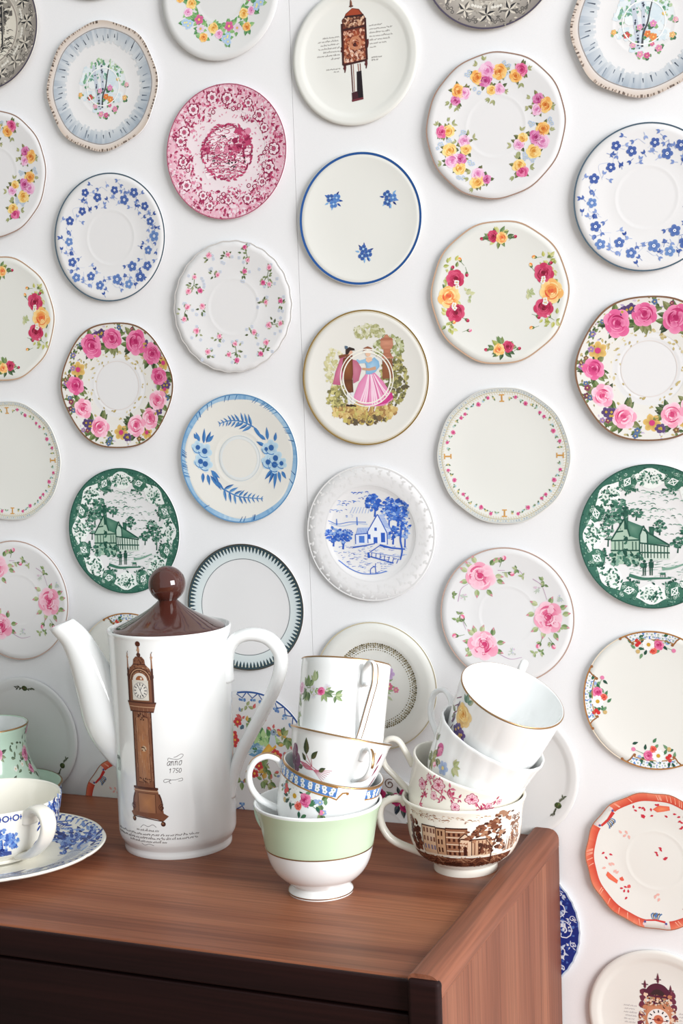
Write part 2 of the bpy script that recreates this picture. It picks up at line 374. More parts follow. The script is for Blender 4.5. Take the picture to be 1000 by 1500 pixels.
@design
def birch():
    A = Art(11); B = Art(12); P = frame(495, 565, 420, 505); r = A.r
    A.ring(.905, 1.0, (226, 216, 208), 1, c1=(206, 190, 176))
    for k in range(150):
        a = 2 * pi * k / 150 + r.uniform(-.02, .02)
        if sin(a * 3.1) + sin(a * 7.7) > -1.3:
            A.stroke([(q * cos(a), q * sin(a)) for q in (r.uniform(.955, .975), 1.0)], r.uniform(.010, .030), mix((84, 70, 62), (170, 152, 138), r.random()), None, 2)
    A.ring(.885, .897, (150, 140, 134), 2)
    for k in range(120):
        a0 = 2 * pi * k / 120; c = mix((160, 172, 184), (202, 208, 214), r.random() * .8 + .2 * sin(a0))
        A.ring(.68 + r.uniform(-.03, .03), .888, mix(c, (238, 238, 236), .55), 1, a0, a0 + 2 * pi / 120 + .004, 1, c1=c)
    for k in range(46):
        a = 2 * pi * k / 46 + r.uniform(-.06, .06); q0 = r.uniform(.70, .78); q1 = q0 + r.uniform(.05, .13)
        A.stroke([(q * cos(a + (q - q0) * .2), q * sin(a + (q - q0) * .2)) for q in (q0, (q0 + q1) / 2, min(q1, .885))], r.uniform(.012, .024), mix((52, 62, 78), (130, 142, 156), r.random()), .008, 3)
    # centre: birch trunks by a pond, flowers
    for k in range(70):
        a = r.uniform(0, 2 * pi); q = r.random() ** .5
        B.blob(-.02 + .38 * q * cos(a), .02 + .40 * q * sin(a), r.uniform(.04, .08), mix((206, 222, 230), (236, 240, 240), r.random()), 1)
    for k in range(60):
        a = pi * r.random(); q = r.uniform(.30, .42)
        B.blob(.02 + q * cos(a) * .95, .0 + q * sin(a) * 1.05, r.uniform(.012, .03), r.choice([(126, 176, 140), (160, 200, 160), (92, 146, 116), (188, 212, 170)]), 2)
    for k in range(26): B.blob(r.uniform(-.35, .1), r.uniform(.12, .2), r.uniform(.012, .03), r.choice([(120, 170, 150), (150, 196, 178)]), 2)
    for (x0, y0, x1, y1, w) in ((430, 390, 465, 740, .055), (490, 390, 495, 640, .04)):
        a, b = P(x0, y0), P(x1, y1); B.stroke([a, b], w, (196, 204, 216), w * 1.4, 3)
        for k in range(11):
            t = r.random(); B.blob(a[0] + (b[0] - a[0]) * t + r.uniform(-.01, .01), a[1] + (b[1] - a[1]) * t, r.uniform(.008, .018), (58, 66, 84), 4)
    B.curve([P(550, 400), P(530, 490), P(515, 570), P(490, 640), P(482, 730)], .016, (70, 74, 80), .03, 4)
    for (x, y, s, c) in ((395, 640, .05, (200, 60, 60)), (515, 645, .05, (228, 110, 40)), (548, 670, .055, (236, 130, 50)), (470, 595, .045, (230, 150, 190)), (548, 580, .05, (226, 130, 186)), (430, 710, .045, (232, 160, 190)), (470, 778, .05, (230, 140, 176)), (578, 750, .05, (228, 130, 170)), (510, 790, .045, (206, 70, 130)), (655, 670, .045, (240, 180, 110)), (320, 610, .04, (240, 176, 90)), (675, 570, .04, (240, 170, 190)), (540, 715, .035, (220, 90, 140)), (610, 520, .03, (236, 190, 90))):
        u, v = P(x, y)
        for k in range(6): B.blob(u + r.uniform(-s, s), v + r.uniform(-s, s) - .01, s * .5, r.choice([(96, 146, 96), (140, 176, 120), (70, 110, 80)]), 4, 6)
        flower(B, u, v, s, c, mix(c, (255, 240, 160), .6), 5, r.random() * 6, 6)
    B.ring(.285, .302, (246, 246, 244), 9, n=60, x=.0, y=0)
    return dict(mat='white', prof='saucer', scal=(8, .014), arts=[('border_decoration', A), ('birch_scene', B)])

def scroll_fill(A, r0, r1, n, cols, L, lay=2, a0=0, a1=2 * pi, W=.28):
    r = A.r
    for k in range(n):
        a = r.uniform(a0, a1); q = (r.uniform(r0 * r0, r1 * r1)) ** .5; l = L * r.uniform(.5, 1.2)
        A.leaf(q * cos(a), q * sin(a), r.uniform(0, 2 * pi), l, l * W * r.uniform(.6, 1.1), r.choice(cols), None, lay + k % 4)

@design
def red_transfer():
    A = Art(21); B = Art(22); r = A.r
    dk, md, lt, vl = (150, 32, 78), (190, 66, 108), (222, 142, 168), (244, 214, 224)
    A.ring(.64, 1.0, (238, 224, 228), 1, c1=(230, 172, 190))
    def edge(a): return .60 + .05 * sin(5 * a) + .035 * sin(11 * a + 1)
    for k in range(1300):
        a = r.uniform(0, 2 * pi); q = r.uniform(edge(a), .97); l = r.uniform(.03, .085)
        A.leaf(q * cos(a), q * sin(a), a + r.uniform(-1.6, 1.6), l, l * r.uniform(.16, .34), r.choice([dk, md, lt, lt, (170, 48, 92), (240, 222, 228), (240, 222, 228)]), None, 2 + k % 5)
    for k in range(17):
        a = 2 * pi * k / 17 + r.uniform(-.1, .1); q = r.uniform(.70, .86); s = r.uniform(.06, .095)
        A.blob(q * cos(a), q * sin(a), s * 1.15, dk, 7, 12, .15); flower(A, q * cos(a), q * sin(a), s, (238, 196, 210), md, 7, r.random(), 8, (250, 232, 238)); A.ring(s * .3, s * .44, dk, 12, n=10, x=q * cos(a), y=q * sin(a))
    for k in range(26):
        a = r.uniform(0, 2 * pi); q = r.uniform(.62, .76)
        A.dot(q * cos(a), q * sin(a), .036, dk, 9, 10); A.dot(q * cos(a), q * sin(a), .022, (250, 238, 242), 10, 8); A.dot(q * cos(a), q * sin(a), .009, md, 11, 6)
    for k in range(90):
        a = 2 * pi * k / 90; A.spiral(.965 * cos(a), .965 * sin(a), .022, (244, 218, 226), .008, 1.0, r.random() * 6, 9)
    A.ring(.985, 1.0, (170, 84, 110), 9)
    # centre landscape
    for k in range(40): B.blob(r.uniform(-.3, .3), r.uniform(-.3, .32), r.uniform(.05, .1), mix(vl, (248, 236, 240), r.random()), 1)
    for k in range(420):
        a = r.uniform(0, 2 * pi); q = .42 * r.random() ** .5; u, v = q * cos(a), q * sin(a)
        dens = .9 if (q > .34 or v < .05) else .45
        if r.random() > dens: continue
        l = r.uniform(.03, .07); B.curve([(u - l, v), (u, v + r.uniform(-.015, .02)), (u + l * .6, v + r.uniform(-.03, .03))], .006, r.choice([dk, md, md, lt]), .016, 2 + k % 4, 3)
    for x, y, w, h in ((.27, -.1, .3, .45), (-.33, -.12, .16, .35), (.12, -.14, .2, .25)): tree(B, x, y, w, h, [dk, md, md, lt], 40, 5, dk)
    for x in (-.2, -.05, .08): B.poly([(x, -.02), (x + .09, -.02), (x + .09, .06), (x + .045, .12), (x, .06)], lt, 4); B.stroke([(x, .06), (x + .045, .125), (x + .09, .06)], .012, dk, None, 6)
    for k in range(46):
        a = 2 * pi * k / 46; B.leaf(.41 * cos(a), .41 * sin(a), a + r.uniform(1, 2.2), .08, .02, r.choice([dk, md]), None, 5)
    for k in range(60):
        a = r.uniform(0, 2 * pi); q = r.uniform(.5, .58); B.leaf(q * cos(a), q * sin(a), r.uniform(0, 6), .035, .009, lt, None, 2)
    return dict(mat='pinkwash', prof='saucer', arts=[('floral_border', A), ('landscape_scene', B)])

@design
def blue_flowers():
    A = Art(31); r = A.r; P = frame(690, 740, 690, 690)
    pts = [(415, 240), (560, 300), (780, 240), (890, 350), (360, 435), (200, 530), (175, 755), (205, 980), (250, 1150), (430, 1145), (540, 1250), (755, 1195), (905, 1255), (950, 1065)]
    U = [P(*p) for p in pts] + [(.48, .66), (.66, .44), (.74, .20), (.80, -.03), (.68, -.24), (.66, -.48), (.52, -.64)]
    for i, (u, v) in enumerate(U):
        s = r.uniform(.068, .09); c = mix((36, 66, 150), (92, 132, 196), r.random() * (.35 if v > 0 else 1))
        flower(A, u, v, s, c, (236, 240, 248), 5, r.random() * 6, 5); A.dot(u, v, s * .1, (40, 60, 120), 8, 6)
        for k in range(5):
            a = r.uniform(0, 2 * pi); q = r.uniform(.12, .19); x, y = u + q * cos(a), v + q * sin(a)
            if hypot(x, y) < .44 or hypot(x, y) > .92: continue
            b = r.uniform(0, 6); c2 = mix((44, 74, 150), (150, 170, 216), r.random())
            for d in (-.5, .5): A.leaf(x, y, b + d, .06, .017, c2, None, 3)
            A.stroke([(x, y), (x - .05 * cos(b), y - .05 * sin(b))], .008, mix(c2, (220, 226, 240), .4), None, 2)
    for k in range(16):
        a = 2 * pi * k / 16; A.curve([(.72 * cos(a), .72 * sin(a)), (.8 * cos(a + .15), .8 * sin(a + .15)), (.66 * cos(a + .35), .66 * sin(a + .35))], .008, (200, 208, 228), .004, 1)
    E = Art(32); E.ring(.982, 1.002, (70, 92, 108), 2)
    return dict(mat='white', prof='saucer', arts=[('blue_flower_wreath', A), ('rim_line', E)])

@design
def mixed_roses():
    A = Art(41); r = A.r; P = frame(490, 510, 462, 487)
    cl = [[(380, 175, 42, 'org'), (445, 140, 52, 'soft'), (525, 155, 46, 'org'), (430, 200, 40, 'mag')], [(470, 268, 30, 'yel'), (520, 268, 34, 'soft')], [(250, 255, 42, 'org'), (290, 270, 36, 'soft'), (228, 315, 30, 'mag')],
          [(670, 160, 40, 'hot'), (635, 195, 40, 'org')], [(775, 360, 34, 'mag'), (820, 405, 46, 'org'), (768, 425, 36, 'soft')], [(800, 560, 42, 'org'), (755, 605, 42, 'mag'), (795, 640, 46, 'soft'), (740, 700, 44, 'yel')],
          [(665, 605, 32, 'yel'), (640, 645, 34, 'soft')], [(640, 785, 40, 'yel'), (660, 825, 38, 'hot')], [(365, 820, 40, 'soft'), (360, 870, 42, 'yel'), (425, 860, 28, 'mag')],
          [(180, 645, 44, 'yel'), (195, 715, 46, 'soft'), (250, 710, 36, 'mag'), (245, 770, 40, 'yel')], [(280, 590, 36, 'soft'), (290, 645, 34, 'yel')], [(130, 515, 36, 'hot'), (175, 515, 36, 'yel')]]
    for g in cl:
        gx = sum(q[0] for q in g) / len(g); gy = sum(q[1] for q in g) / len(g); u, v = P(gx, gy); R = .05 + .03 * len(g)
        for (x, y, s, p) in g:
            a, b = P(x, y); leaves(A, a, b, s / 462 * .7, 5, .075, None, 1, [(92, 96, 50), (122, 120, 66), (70, 84, 48)], .32)
        for (x, y, s, p) in g: a, b = P(x, y); rose(A, a, b, s / 462 * 1.08, p, r.random() * 6, 3)
        for k in range(3):
            a = r.uniform(0, 2 * pi); x, y = u + (R + .03) * cos(a), v + (R + .03) * sin(a)
            leaves(A, x, y, 0, 3, .07, a, 1, [(150, 156, 104), (170, 170, 120)], .25, 1.6)
    for x, y in ((310, 155), (375, 260), (565, 185), (578, 110), (728, 525), (860, 510), (320, 730), (185, 590), (120, 610), (690, 725), (740, 765), (275, 540), (250, 820)):
        u, v = P(x, y)
        for k in range(4): flower(A, u + r.uniform(-.045, .045), v + r.uniform(-.045, .045), .03, (176, 196, 222), (230, 226, 190), 4, r.random() * 6, 1, (200, 214, 234))
    E = Art(42); E.ring(.984, 1.002, (158, 128, 112), 2)
    return dict(mat='white', prof='saucer', scal=(12, .005), arts=split(A, 'rose_spray', [P(sum(q[0] for q in g) / len(g), sum(q[1] for q in g) / len(g)) for g in cl]) + [('rim_line', E)])

def lines_block(A, x0, y0, widths, dy, h, col, lw, align='l', slope=.0):
    for i, w in enumerate(widths): squiggle(A, x0 - (w if align == 'r' else 0), y0 - i * dy + slope * i, w, h, col, lw, 1)

@design
def lantern_clock():
    A = Art(51); T = Art(52); r = A.r; P = frame(455, 425, 425, 432)
    W = lambda *p: [P(*q) for q in p]
    A.poly(W((375, 200), (400, 150), (445, 120), (490, 130), (520, 170), (530, 200), (530, 450), (378, 470), (365, 350)), (120, 52, 34), 1)
    A.poly(W((398, 160), (445, 122), (490, 140), (505, 168)), (164, 66, 36), 2)
    A.poly(W((375, 205), (395, 165), (520, 165), (528, 205), (450, 190)), (52, 18, 18), 2)
    for (y0, y1, cols, n) in ((185, 240, [(206, 160, 128), (150, 96, 70), (232, 196, 168), (90, 44, 32)], 110), (265, 380, [(176, 92, 58), (150, 66, 40), (206, 140, 104), (120, 50, 34), (226, 176, 150)], 190), (380, 450, [(214, 160, 132), (236, 200, 180), (160, 88, 60), (110, 50, 36)], 130)):
        for k in range(n):
            u, v = P(r.uniform(385, 522), r.uniform(y0, y1)); A.blob(u, v, r.uniform(.012, .03), r.choice(cols), 3 + k % 4, 7, .45)
    A.ring(.06, .10, (196, 130, 96), 8, n=20, x=P(460, 340)[0], y=P(460, 340)[1]); A.dot(*P(455, 350), .03, (74, 26, 22), 9)
    for p in (((372, 250), (528, 240)), ((372, 470), (535, 452)), ((372, 210), (372, 470)), ((530, 190), (534, 452))): A.stroke(W(*p), .03, (60, 20, 20), None, 9)
    for x, y in ((382, 490), (527, 478), (368, 380), (540, 350)): A.stroke(W((x, y - 25), (x + 4, y), (x, y + 28)), .045, (84, 30, 34), .014, 8); A.dot(*P(x, y), .024, (90, 34, 36), 9)
    A.leaf(*P(438, 118), pi / 2, .13, .022, (110, 62, 44), (150, 100, 76), 3); A.stroke(W((438, 118), (437, 60)), .01, (100, 60, 50), .004, 4); A.stroke(W((425, 108), (452, 108)), .02, (90, 44, 34), None, 4)
    A.stroke(W((426, 470), (432, 645)), .018, (84, 32, 34), None, 2); A.stroke(W((440, 470), (444, 645)), .012, (150, 104, 92), None, 2); A.stroke(W((472, 470), (476, 520)), .014, (150, 96, 80), None, 2); A.stroke(W((487, 470), (489, 520)), .014, (120, 70, 60), None, 2)
    A.poly(W((462, 520), (494, 516), (502, 688), (460, 690)), (26, 12, 22), 4); A.poly(W((424, 648), (462, 642), (470, 694), (426, 700)), (64, 22, 34), 5); A.stroke(W((424, 700), (502, 690)), .03, (110, 40, 52), None, 6)
    ink = (120, 112, 110)
    lines_block(T, *P(350, 292), [.26, .34, .30, .34, .26, .36, .14], .052, .020, ink, .006, 'r'); lines_block(T, *P(350, 492), [.22, .1], .04, .02, ink, .006, 'r')
    lines_block(T, *P(556, 246), [.2, .36, .32, .36, .32, .26, .12], .052, .020, ink, .006); lines_block(T, *P(566, 445), [.16, .1], .04, .022, ink, .007)
    return dict(mat='cream', prof='flat', arts=[('clock_picture', A), ('script_lettering', T)])

def sprig(A, u, v, s, rot):
    r = A.r; cols = [(28, 74, 158), (60, 116, 196), (130, 178, 224), (20, 52, 128)]
    for k in range(3): a = rot + 2 * pi * k / 3; flower(A, u + s * .38 * cos(a), v + s * .38 * sin(a), s * .42, r.choice(cols[:2]), (170, 206, 236), 4, r.random() * 3, 4)
    for k in range(7): a = rot + r.uniform(0, 6.3); A.leaf(u + s * .5 * cos(a), v + s * .5 * sin(a), a, s * .5, s * .1, r.choice(cols), None, 2 + k % 2)
@design
def blue_line():
    A = Art(61); P = frame(195, 550, 158, 170)
    for x, y, ro in ((127, 497, .5), (270, 503, 2.1), (203, 637, 4.0)): sprig(A, *P(x, y), .16, ro)
    E = Art(62); E.ring(.955, .99, (28, 82, 150), 2)
    return dict(mat='cream', prof='coupe', arts=split(A, 'blue_sprig', [P(127, 497), P(270, 503), P(203, 637)]) + [('rim_line', E)])

@design
def country_roses():
    A = Art(71); r = A.r; P = frame(477, 528, 455, 478)
    yg = [(190, 190, 90), (160, 168, 80), (206, 206, 130), (110, 128, 62)]
    def small(x, y, d):
        u, v = P(x, y); leaves(A, u, v, .06, 12, .12, None, 1, yg + GREEN, .28)
        rose(A, u - .08 * d, v + .02, .085, 'red', r.random(), 3); rose(A, u + .05 * d, v - .01, .085, 'peach', r.random(), 4)
        for s in (-1, 1): bud(A, u + s * .20, v - .02, pi / 2 - s * 1.3, .07, 'red'); leaves(A, u + s * .13, v, 0, 3, .09, pi / 2 - s * 1.4, 2, GREEN, .3, 1.2)
    small(480, 160, 1); small(490, 900, -1)
    for sx, L in ((-1, ((185, 420, 54, 'red'), (140, 535, 66, 'peach'), (180, 645, 54, 'red'))), (1, ((770, 415, 56, 'red'), (815, 535, 66, 'peach'), (765, 640, 56, 'red')))):
        for k in range(70):
            t = r.uniform(-1, 1); u, v = P(478 + sx * (315 + 20 * (1 - t * t)) + r.uniform(-50, 50), 530 + t * 235)
            c = r.choice(yg) if abs(t) > .45 else r.choice(yg + GREEN); q = r.uniform(.05, .09)
            A.leaf(u, v, r.uniform(0, 6.3), q, q * .33, c, mix(c, (246, 244, 210), .4), 1 + k % 2)
        for (x, y, s, p) in L: u, v = P(x, y); rose(A, u, v, s / 455 * 1.12, p, r.random() * 6, 4)
        for (x, y) in ((478 + sx * 275, 455), (478 + sx * 300, 600)):
            u, v = P(x, y)
            for k in range(3): flower(A, u + r.uniform(-.04, .04), v + r.uniform(-.04, .04), .035, (244, 240, 232), (214, 190, 90), 4, r.random(), 10, (252, 250, 246))
        for (x, y) in ((478 + sx * 250, 310), (478 + sx * 215, 375), (478 + sx * 235, 690), (478 + sx * 225, 770), (478 + sx * 330, 710), (478 + sx * 320, 360)):
            bud(A, *P(x, y), r.uniform(0, 6.3), .075, r.choice(['red', 'pink', 'peach']), 4)
        for k in range(3): leaves(A, *P(478 + sx * (200 + r.uniform(-20, 20)), 530 + r.uniform(-40, 40)), 0, 4, .07, None, 1, [(206, 208, 160), (170, 182, 130)], .35)
    E = Art(72); E.ring(.982, 1.002, (196, 160, 132), 2)
    return dict(mat='cream', prof='coupe', scal=(10, .008), arts=split(A, 'rose_bouquet', [P(480, 160), P(490, 900), P(170, 530), P(790, 530)]) + [('rim_line', E)])

@design
def rose_wreath():
    A = Art(81); B = Art(82); r = A.r; P = frame(715, 730, 690, 680)
    A.ring(.50, 1.0, (231, 228, 222), 0)
    for k in range(330):
        a = r.uniform(0, 2 * pi); q = r.uniform(.40, .97); l = r.uniform(.035, .07)
        if q < .5 and r.random() < .35: continue
        A.leaf(q * cos(a), q * sin(a), a + pi / 2 + r.uniform(-.9, .9), l, l * .3, r.choice([(196, 178, 124), (214, 200, 156), (182, 162, 104)] if q < .68 else [(196, 178, 124), (150, 140, 96), (210, 196, 214), (182, 168, 200), (120, 118, 70)]), None, 1)
    big = [(425, 300, 118, 'hot'), (680, 225, 110, 'hot'), (975, 280, 120, 'hot'), (195, 715, 92, 'hot'), (275, 970, 100, 'pink'), (475, 1170, 105, 'pink'), (925, 1165, 105, 'pink')]
    U = [(*P(x, y), s / 690, p) for x, y, s, p in big] + [(.66, .48, .15, 'hot'), (.76, .12, .13, 'hot'), (.72, -.25, .145, 'pink'), (.57, -.53, .15, 'pink')]
    for u, v, s, p in U: leaves(A, u, v, s * .75, 9, .15, None, 2, [(62, 84, 42), (92, 112, 58), (44, 60, 36), (120, 124, 76)], .3)
    gold = [(235, 545, 72), (740, 1235, 70)]
    for u, v, s in [(*P(x, y), s / 690) for x, y, s in gold] + [(.86, .33, .09), (.42, .76, .08), (.85, -.08, .07), (.5, -.74, .08)]:
        flower(A, u, v, s * 1.25, (196, 150, 70), (190, 40, 100), 6, r.random(), 3, (226, 188, 110)); A.dot(u, v, s * .42, (206, 60, 120), 7)
    for x, y in ((520, 205), (335, 1130)):
        for k in range(4): u, v = P(x + r.uniform(-45, 45), y + r.uniform(-45, 45)); flower(A, u, v, .07, (60, 34, 92), (190, 160, 60), 5, r.random() * 6, 5)
    for u, v in ((.55, .62), (.86, .0), (.70, -.42), (.15, -.80)):
        for k in range(3): flower(A, u + r.uniform(-.05, .05), v + r.uniform(-.05, .05), .065, (70, 42, 100), (190, 160, 60), 5, r.random() * 6, 5)
    for u, v, s, p in U: rose(A, u, v, s * 1.08, p, r.random() * 6, 6)
    for k in range(34):
        a = r.uniform(0, 2 * pi); q = r.uniform(.82, .94); u, v = q * cos(a), q * sin(a)
        if any(hypot(u - x, v - y) < s for x, y, s, p in U): continue
        c = r.choice([(120, 24, 60), (60, 90, 140), (150, 110, 170), (110, 70, 34), (90, 30, 50)])
        flower(A, u, v, r.uniform(.03, .05), c, (220, 190, 120), 5, r.random() * 6, 4)
        leaves(A, u, v, .03, 3, .07, None, 2, [(62, 84, 42), (92, 112, 58)], .3)
    B.ring(.375, .388, (226, 218, 214), 1); E = Art(83); E.ring(.978, 1.002, (128, 92, 66), 9)
    return dict(mat='white', prof='saucer', scal=(6, .016), arts=[('rose_wreath', A), ('well_line', B), ('rim_line', E)])

@design
def courting_couple():
    A = Art(91); r = A.r; P = frame(492, 549, 465, 501); W = lambda *p: [P(*q) for q in p]
    def cloud(x0, x1, y0, y1, n, cols, s=(.014, .034), lay=1):
        cols = [mix(c, (226, 222, 196), .22) for c in cols]
        for k in range(n * 2):
            t, q = r.uniform(0, 2 * pi), r.random() ** .5
            A.blob(*P((x0 + x1) / 2 + (x1 - x0) / 2 * q * cos(t), (y0 + y1) / 2 + (y1 - y0) / 2 * q * sin(t)), r.uniform(*s), r.choice(cols), lay + k % 3, 7, .5)
    cloud(410, 650, 160, 260, 46, [(206, 206, 170), (176, 178, 120), (222, 222, 196), (150, 150, 92)])
    cloud(560, 780, 240, 420, 60, [(190, 198, 150), (150, 160, 96), (216, 220, 190), (110, 116, 56)])
    cloud(190, 330, 320, 620, 60, [(226, 222, 190), (206, 200, 146), (186, 182, 116), (232, 226, 190)])
    cloud(600, 800, 380, 760, 120, [(112, 108, 50), (76, 74, 34), (150, 142, 72), (186, 178, 104), (60, 50, 28)])
    cloud(200, 360, 600, 780, 80, [(132, 126, 62), (90, 82, 40), (170, 160, 84), (206, 196, 120)])
    cloud(240, 720, 740, 860, 150, [(206, 168, 92), (180, 134, 62), (224, 196, 120), (150, 100, 46), (196, 180, 90)], (.02, .045), 2)
    cloud(320, 640, 830, 890, 36, [(96, 66, 32), (196, 176, 80), (60, 44, 26), (170, 140, 60)], (.02, .04), 4)
    # stone urn on a pillar
    for y0, y1, w0, w1, c in ((560, 420, 40, 36, (150, 92, 62)), (415, 400, 46, 46, (206, 140, 112)), (400, 375, 36, 30, (186, 120, 92)), (375, 345, 24, 26, (196, 128, 100)), (345, 320, 34, 46, (206, 140, 112)), (320, 280, 48, 44, (214, 150, 122)), (280, 262, 50, 36, (186, 118, 92)), (262, 238, 24, 8, (206, 140, 112))):
        A.poly(W((655 - w0, y0), (655 + w0, y0), (655 + w1, y1), (655 - w1, y1)), mix(c, (90, 50, 34), .15), 6, None, c)
    # gentleman
    A.poly(W((310, 400), (345, 390), (340, 470), (300, 600), (245, 590), (270, 500)), (190, 96, 130), 7, None, (214, 130, 160))
    A.poly(W((395, 410), (430, 420), (465, 480), (440, 570), (400, 590), (390, 480)), (190, 104, 130), 7, None, (206, 130, 150))
    A.poly(W((330, 400), (370, 385), (400, 410), (400, 520), (390, 570), (330, 560), (318, 480)), (112, 62, 34), 8, None, (150, 92, 52))
    A.poly(W((322, 560), (395, 560), (398, 655), (345, 660)), (96, 54, 32), 8, None, (126, 76, 44))
    for x in (362, 392): A.poly(W((x - 14, 655), (x + 12, 655), (x + 8, 745), (x - 6, 745)), (226, 226, 230), 8); A.stroke(W((x - 20, 750), (x + 24, 758)), .03, (60, 44, 40), .02, 9)
    A.stroke(W((300, 390), (345, 380), (400, 385)), .05, (130, 76, 50), .03, 9); A.dot(*P(382, 362), .045, (226, 178, 150), 9, 12); A.poly(W((350, 372), (352, 335), (380, 318), (415, 330), (420, 345), (385, 345), (368, 372)), (52, 36, 30), 10); A.leaf(*P(365, 330), 2.3, .06, .03, (90, 110, 130), None, 11)
    # lady
    A.poly(W((495, 520), (560, 515), (620, 580), (680, 680), (690, 715), (620, 760), (520, 765), (430, 735), (398, 690), (440, 590)), (226, 132, 178), 9, P(530, 660), (246, 206, 224))
    for k in range(16): t = k / 15; A.curve([P(505 + 50 * t, 525), P(470 + 140 * t, 620), P(415 + 260 * t, 705 + 45 * sin(pi * t))], .010, r.choice([(214, 104, 160), (250, 220, 234), (232, 150, 190)]), .02, 10, 5)
    A.poly(W((640, 740), (690, 700), (680, 660), (600, 740), (550, 762)), (200, 50, 130), 11, None, (214, 80, 150))
    A.poly(W((490, 425), (520, 440), (560, 400), (592, 430), (598, 470), (565, 510), (530, 525), (495, 525), (500, 470)), (130, 178, 214), 11, None, (170, 206, 230))
    A.stroke(W((500, 425), (450, 432), (432, 415)), .06, (150, 194, 224), .03, 11); A.stroke(W((570, 480), (520, 490), (470, 482)), .05, (206, 160, 130), .03, 12)
    A.dot(*P(515, 375), .04, (236, 194, 164), 12, 12); A.poly(W((480, 362), (485, 330), (515, 318), (545, 332), (545, 362), (510, 350)), (150, 92, 62), 13); A.stroke(W((482, 360), (515, 350), (545, 362)), .03, (240, 236, 226), None, 14); A.poly(W((500, 400), (540, 398), (545, 425), (515, 440), (498, 425)), (236, 194, 164), 12)
    for x in (515, 560): A.stroke(W((x, 762), (x - 12, 800)), .025, (236, 226, 226), .012, 9)
    for rr, w in ((.375, .010), (.42, .008)):
        A.ring(rr - w, rr + w, (246, 242, 230), 16, n=70, x=P(500, 550)[0], y=P(500, 550)[1])
    E = Art(92); E.ring(.978, 1.0, (166, 136, 70), 2, c1=(120, 92, 40)); E.ring(.964, .969, (206, 186, 130), 2)
    return dict(mat='ivory', prof='coupe', arts=[('courting_scene', A), ('rim_line', E)])

@design
def rosebuds():
    A = Art(101); r = A.r; P = frame(492, 553, 450, 510)
    L = [(325, 170, 0), (455, 160, 1), (615, 150, 2), (360, 300, 1), (580, 305, 1), (200, 370, 3), (765, 330, 3), (120, 580, 2), (240, 555, 1), (720, 535, 1), (865, 550, 1), (210, 750, 1), (360, 795, 1), (625, 770, 1), (805, 705, 2), (285, 920, 1), (505, 905, 3), (725, 890, 2)]
    for x, y, k in L:
        u, v = P(x, y); gr = [(98, 118, 76), (126, 140, 96), (84, 96, 62), (160, 164, 126)]
        for q in range(3 + 2 * k):
            a = r.uniform(0, 6.3); d = r.uniform(0, .05 + .02 * k); A.leaf(u + d * cos(a), v + d * sin(a), a, .06, .017, r.choice(gr), None, 2)
        n = max(1, k)
        for q in range(n):
            a = 2 * pi * q / n + r.random() * 2; d = .045 + .028 * k if n > 1 else .05
            x2, y2 = u + d * cos(a), v + d * sin(a); A.stroke([(u, v), (x2, y2)], .010, (110, 126, 80), None, 1)
            leaves(A, x2, y2, .02, 4, .045, None, 2, gr, .28); rose(A, x2, y2, r.uniform(.034, .05), r.choice(['hot', 'pink', 'pink']), r.random() * 6, 4)
        for q in range(2 + k):
            a = r.uniform(0, 6.3); d = .08 + .03 * k; flower(A, u + d * cos(a), v + d * sin(a), .028, (196, 206, 228), (230, 226, 206), 4, r.random(), 1, (214, 222, 238))
    E = Art(102); E.ring(.986, 1.003, (206, 202, 198), 2)
    return dict(mat='white', prof='saucer', scal=(26, .007), arts=split(A, 'rosebud_sprig', [P(x, y) for x, y, k in L]) + [('rim_line', E)])

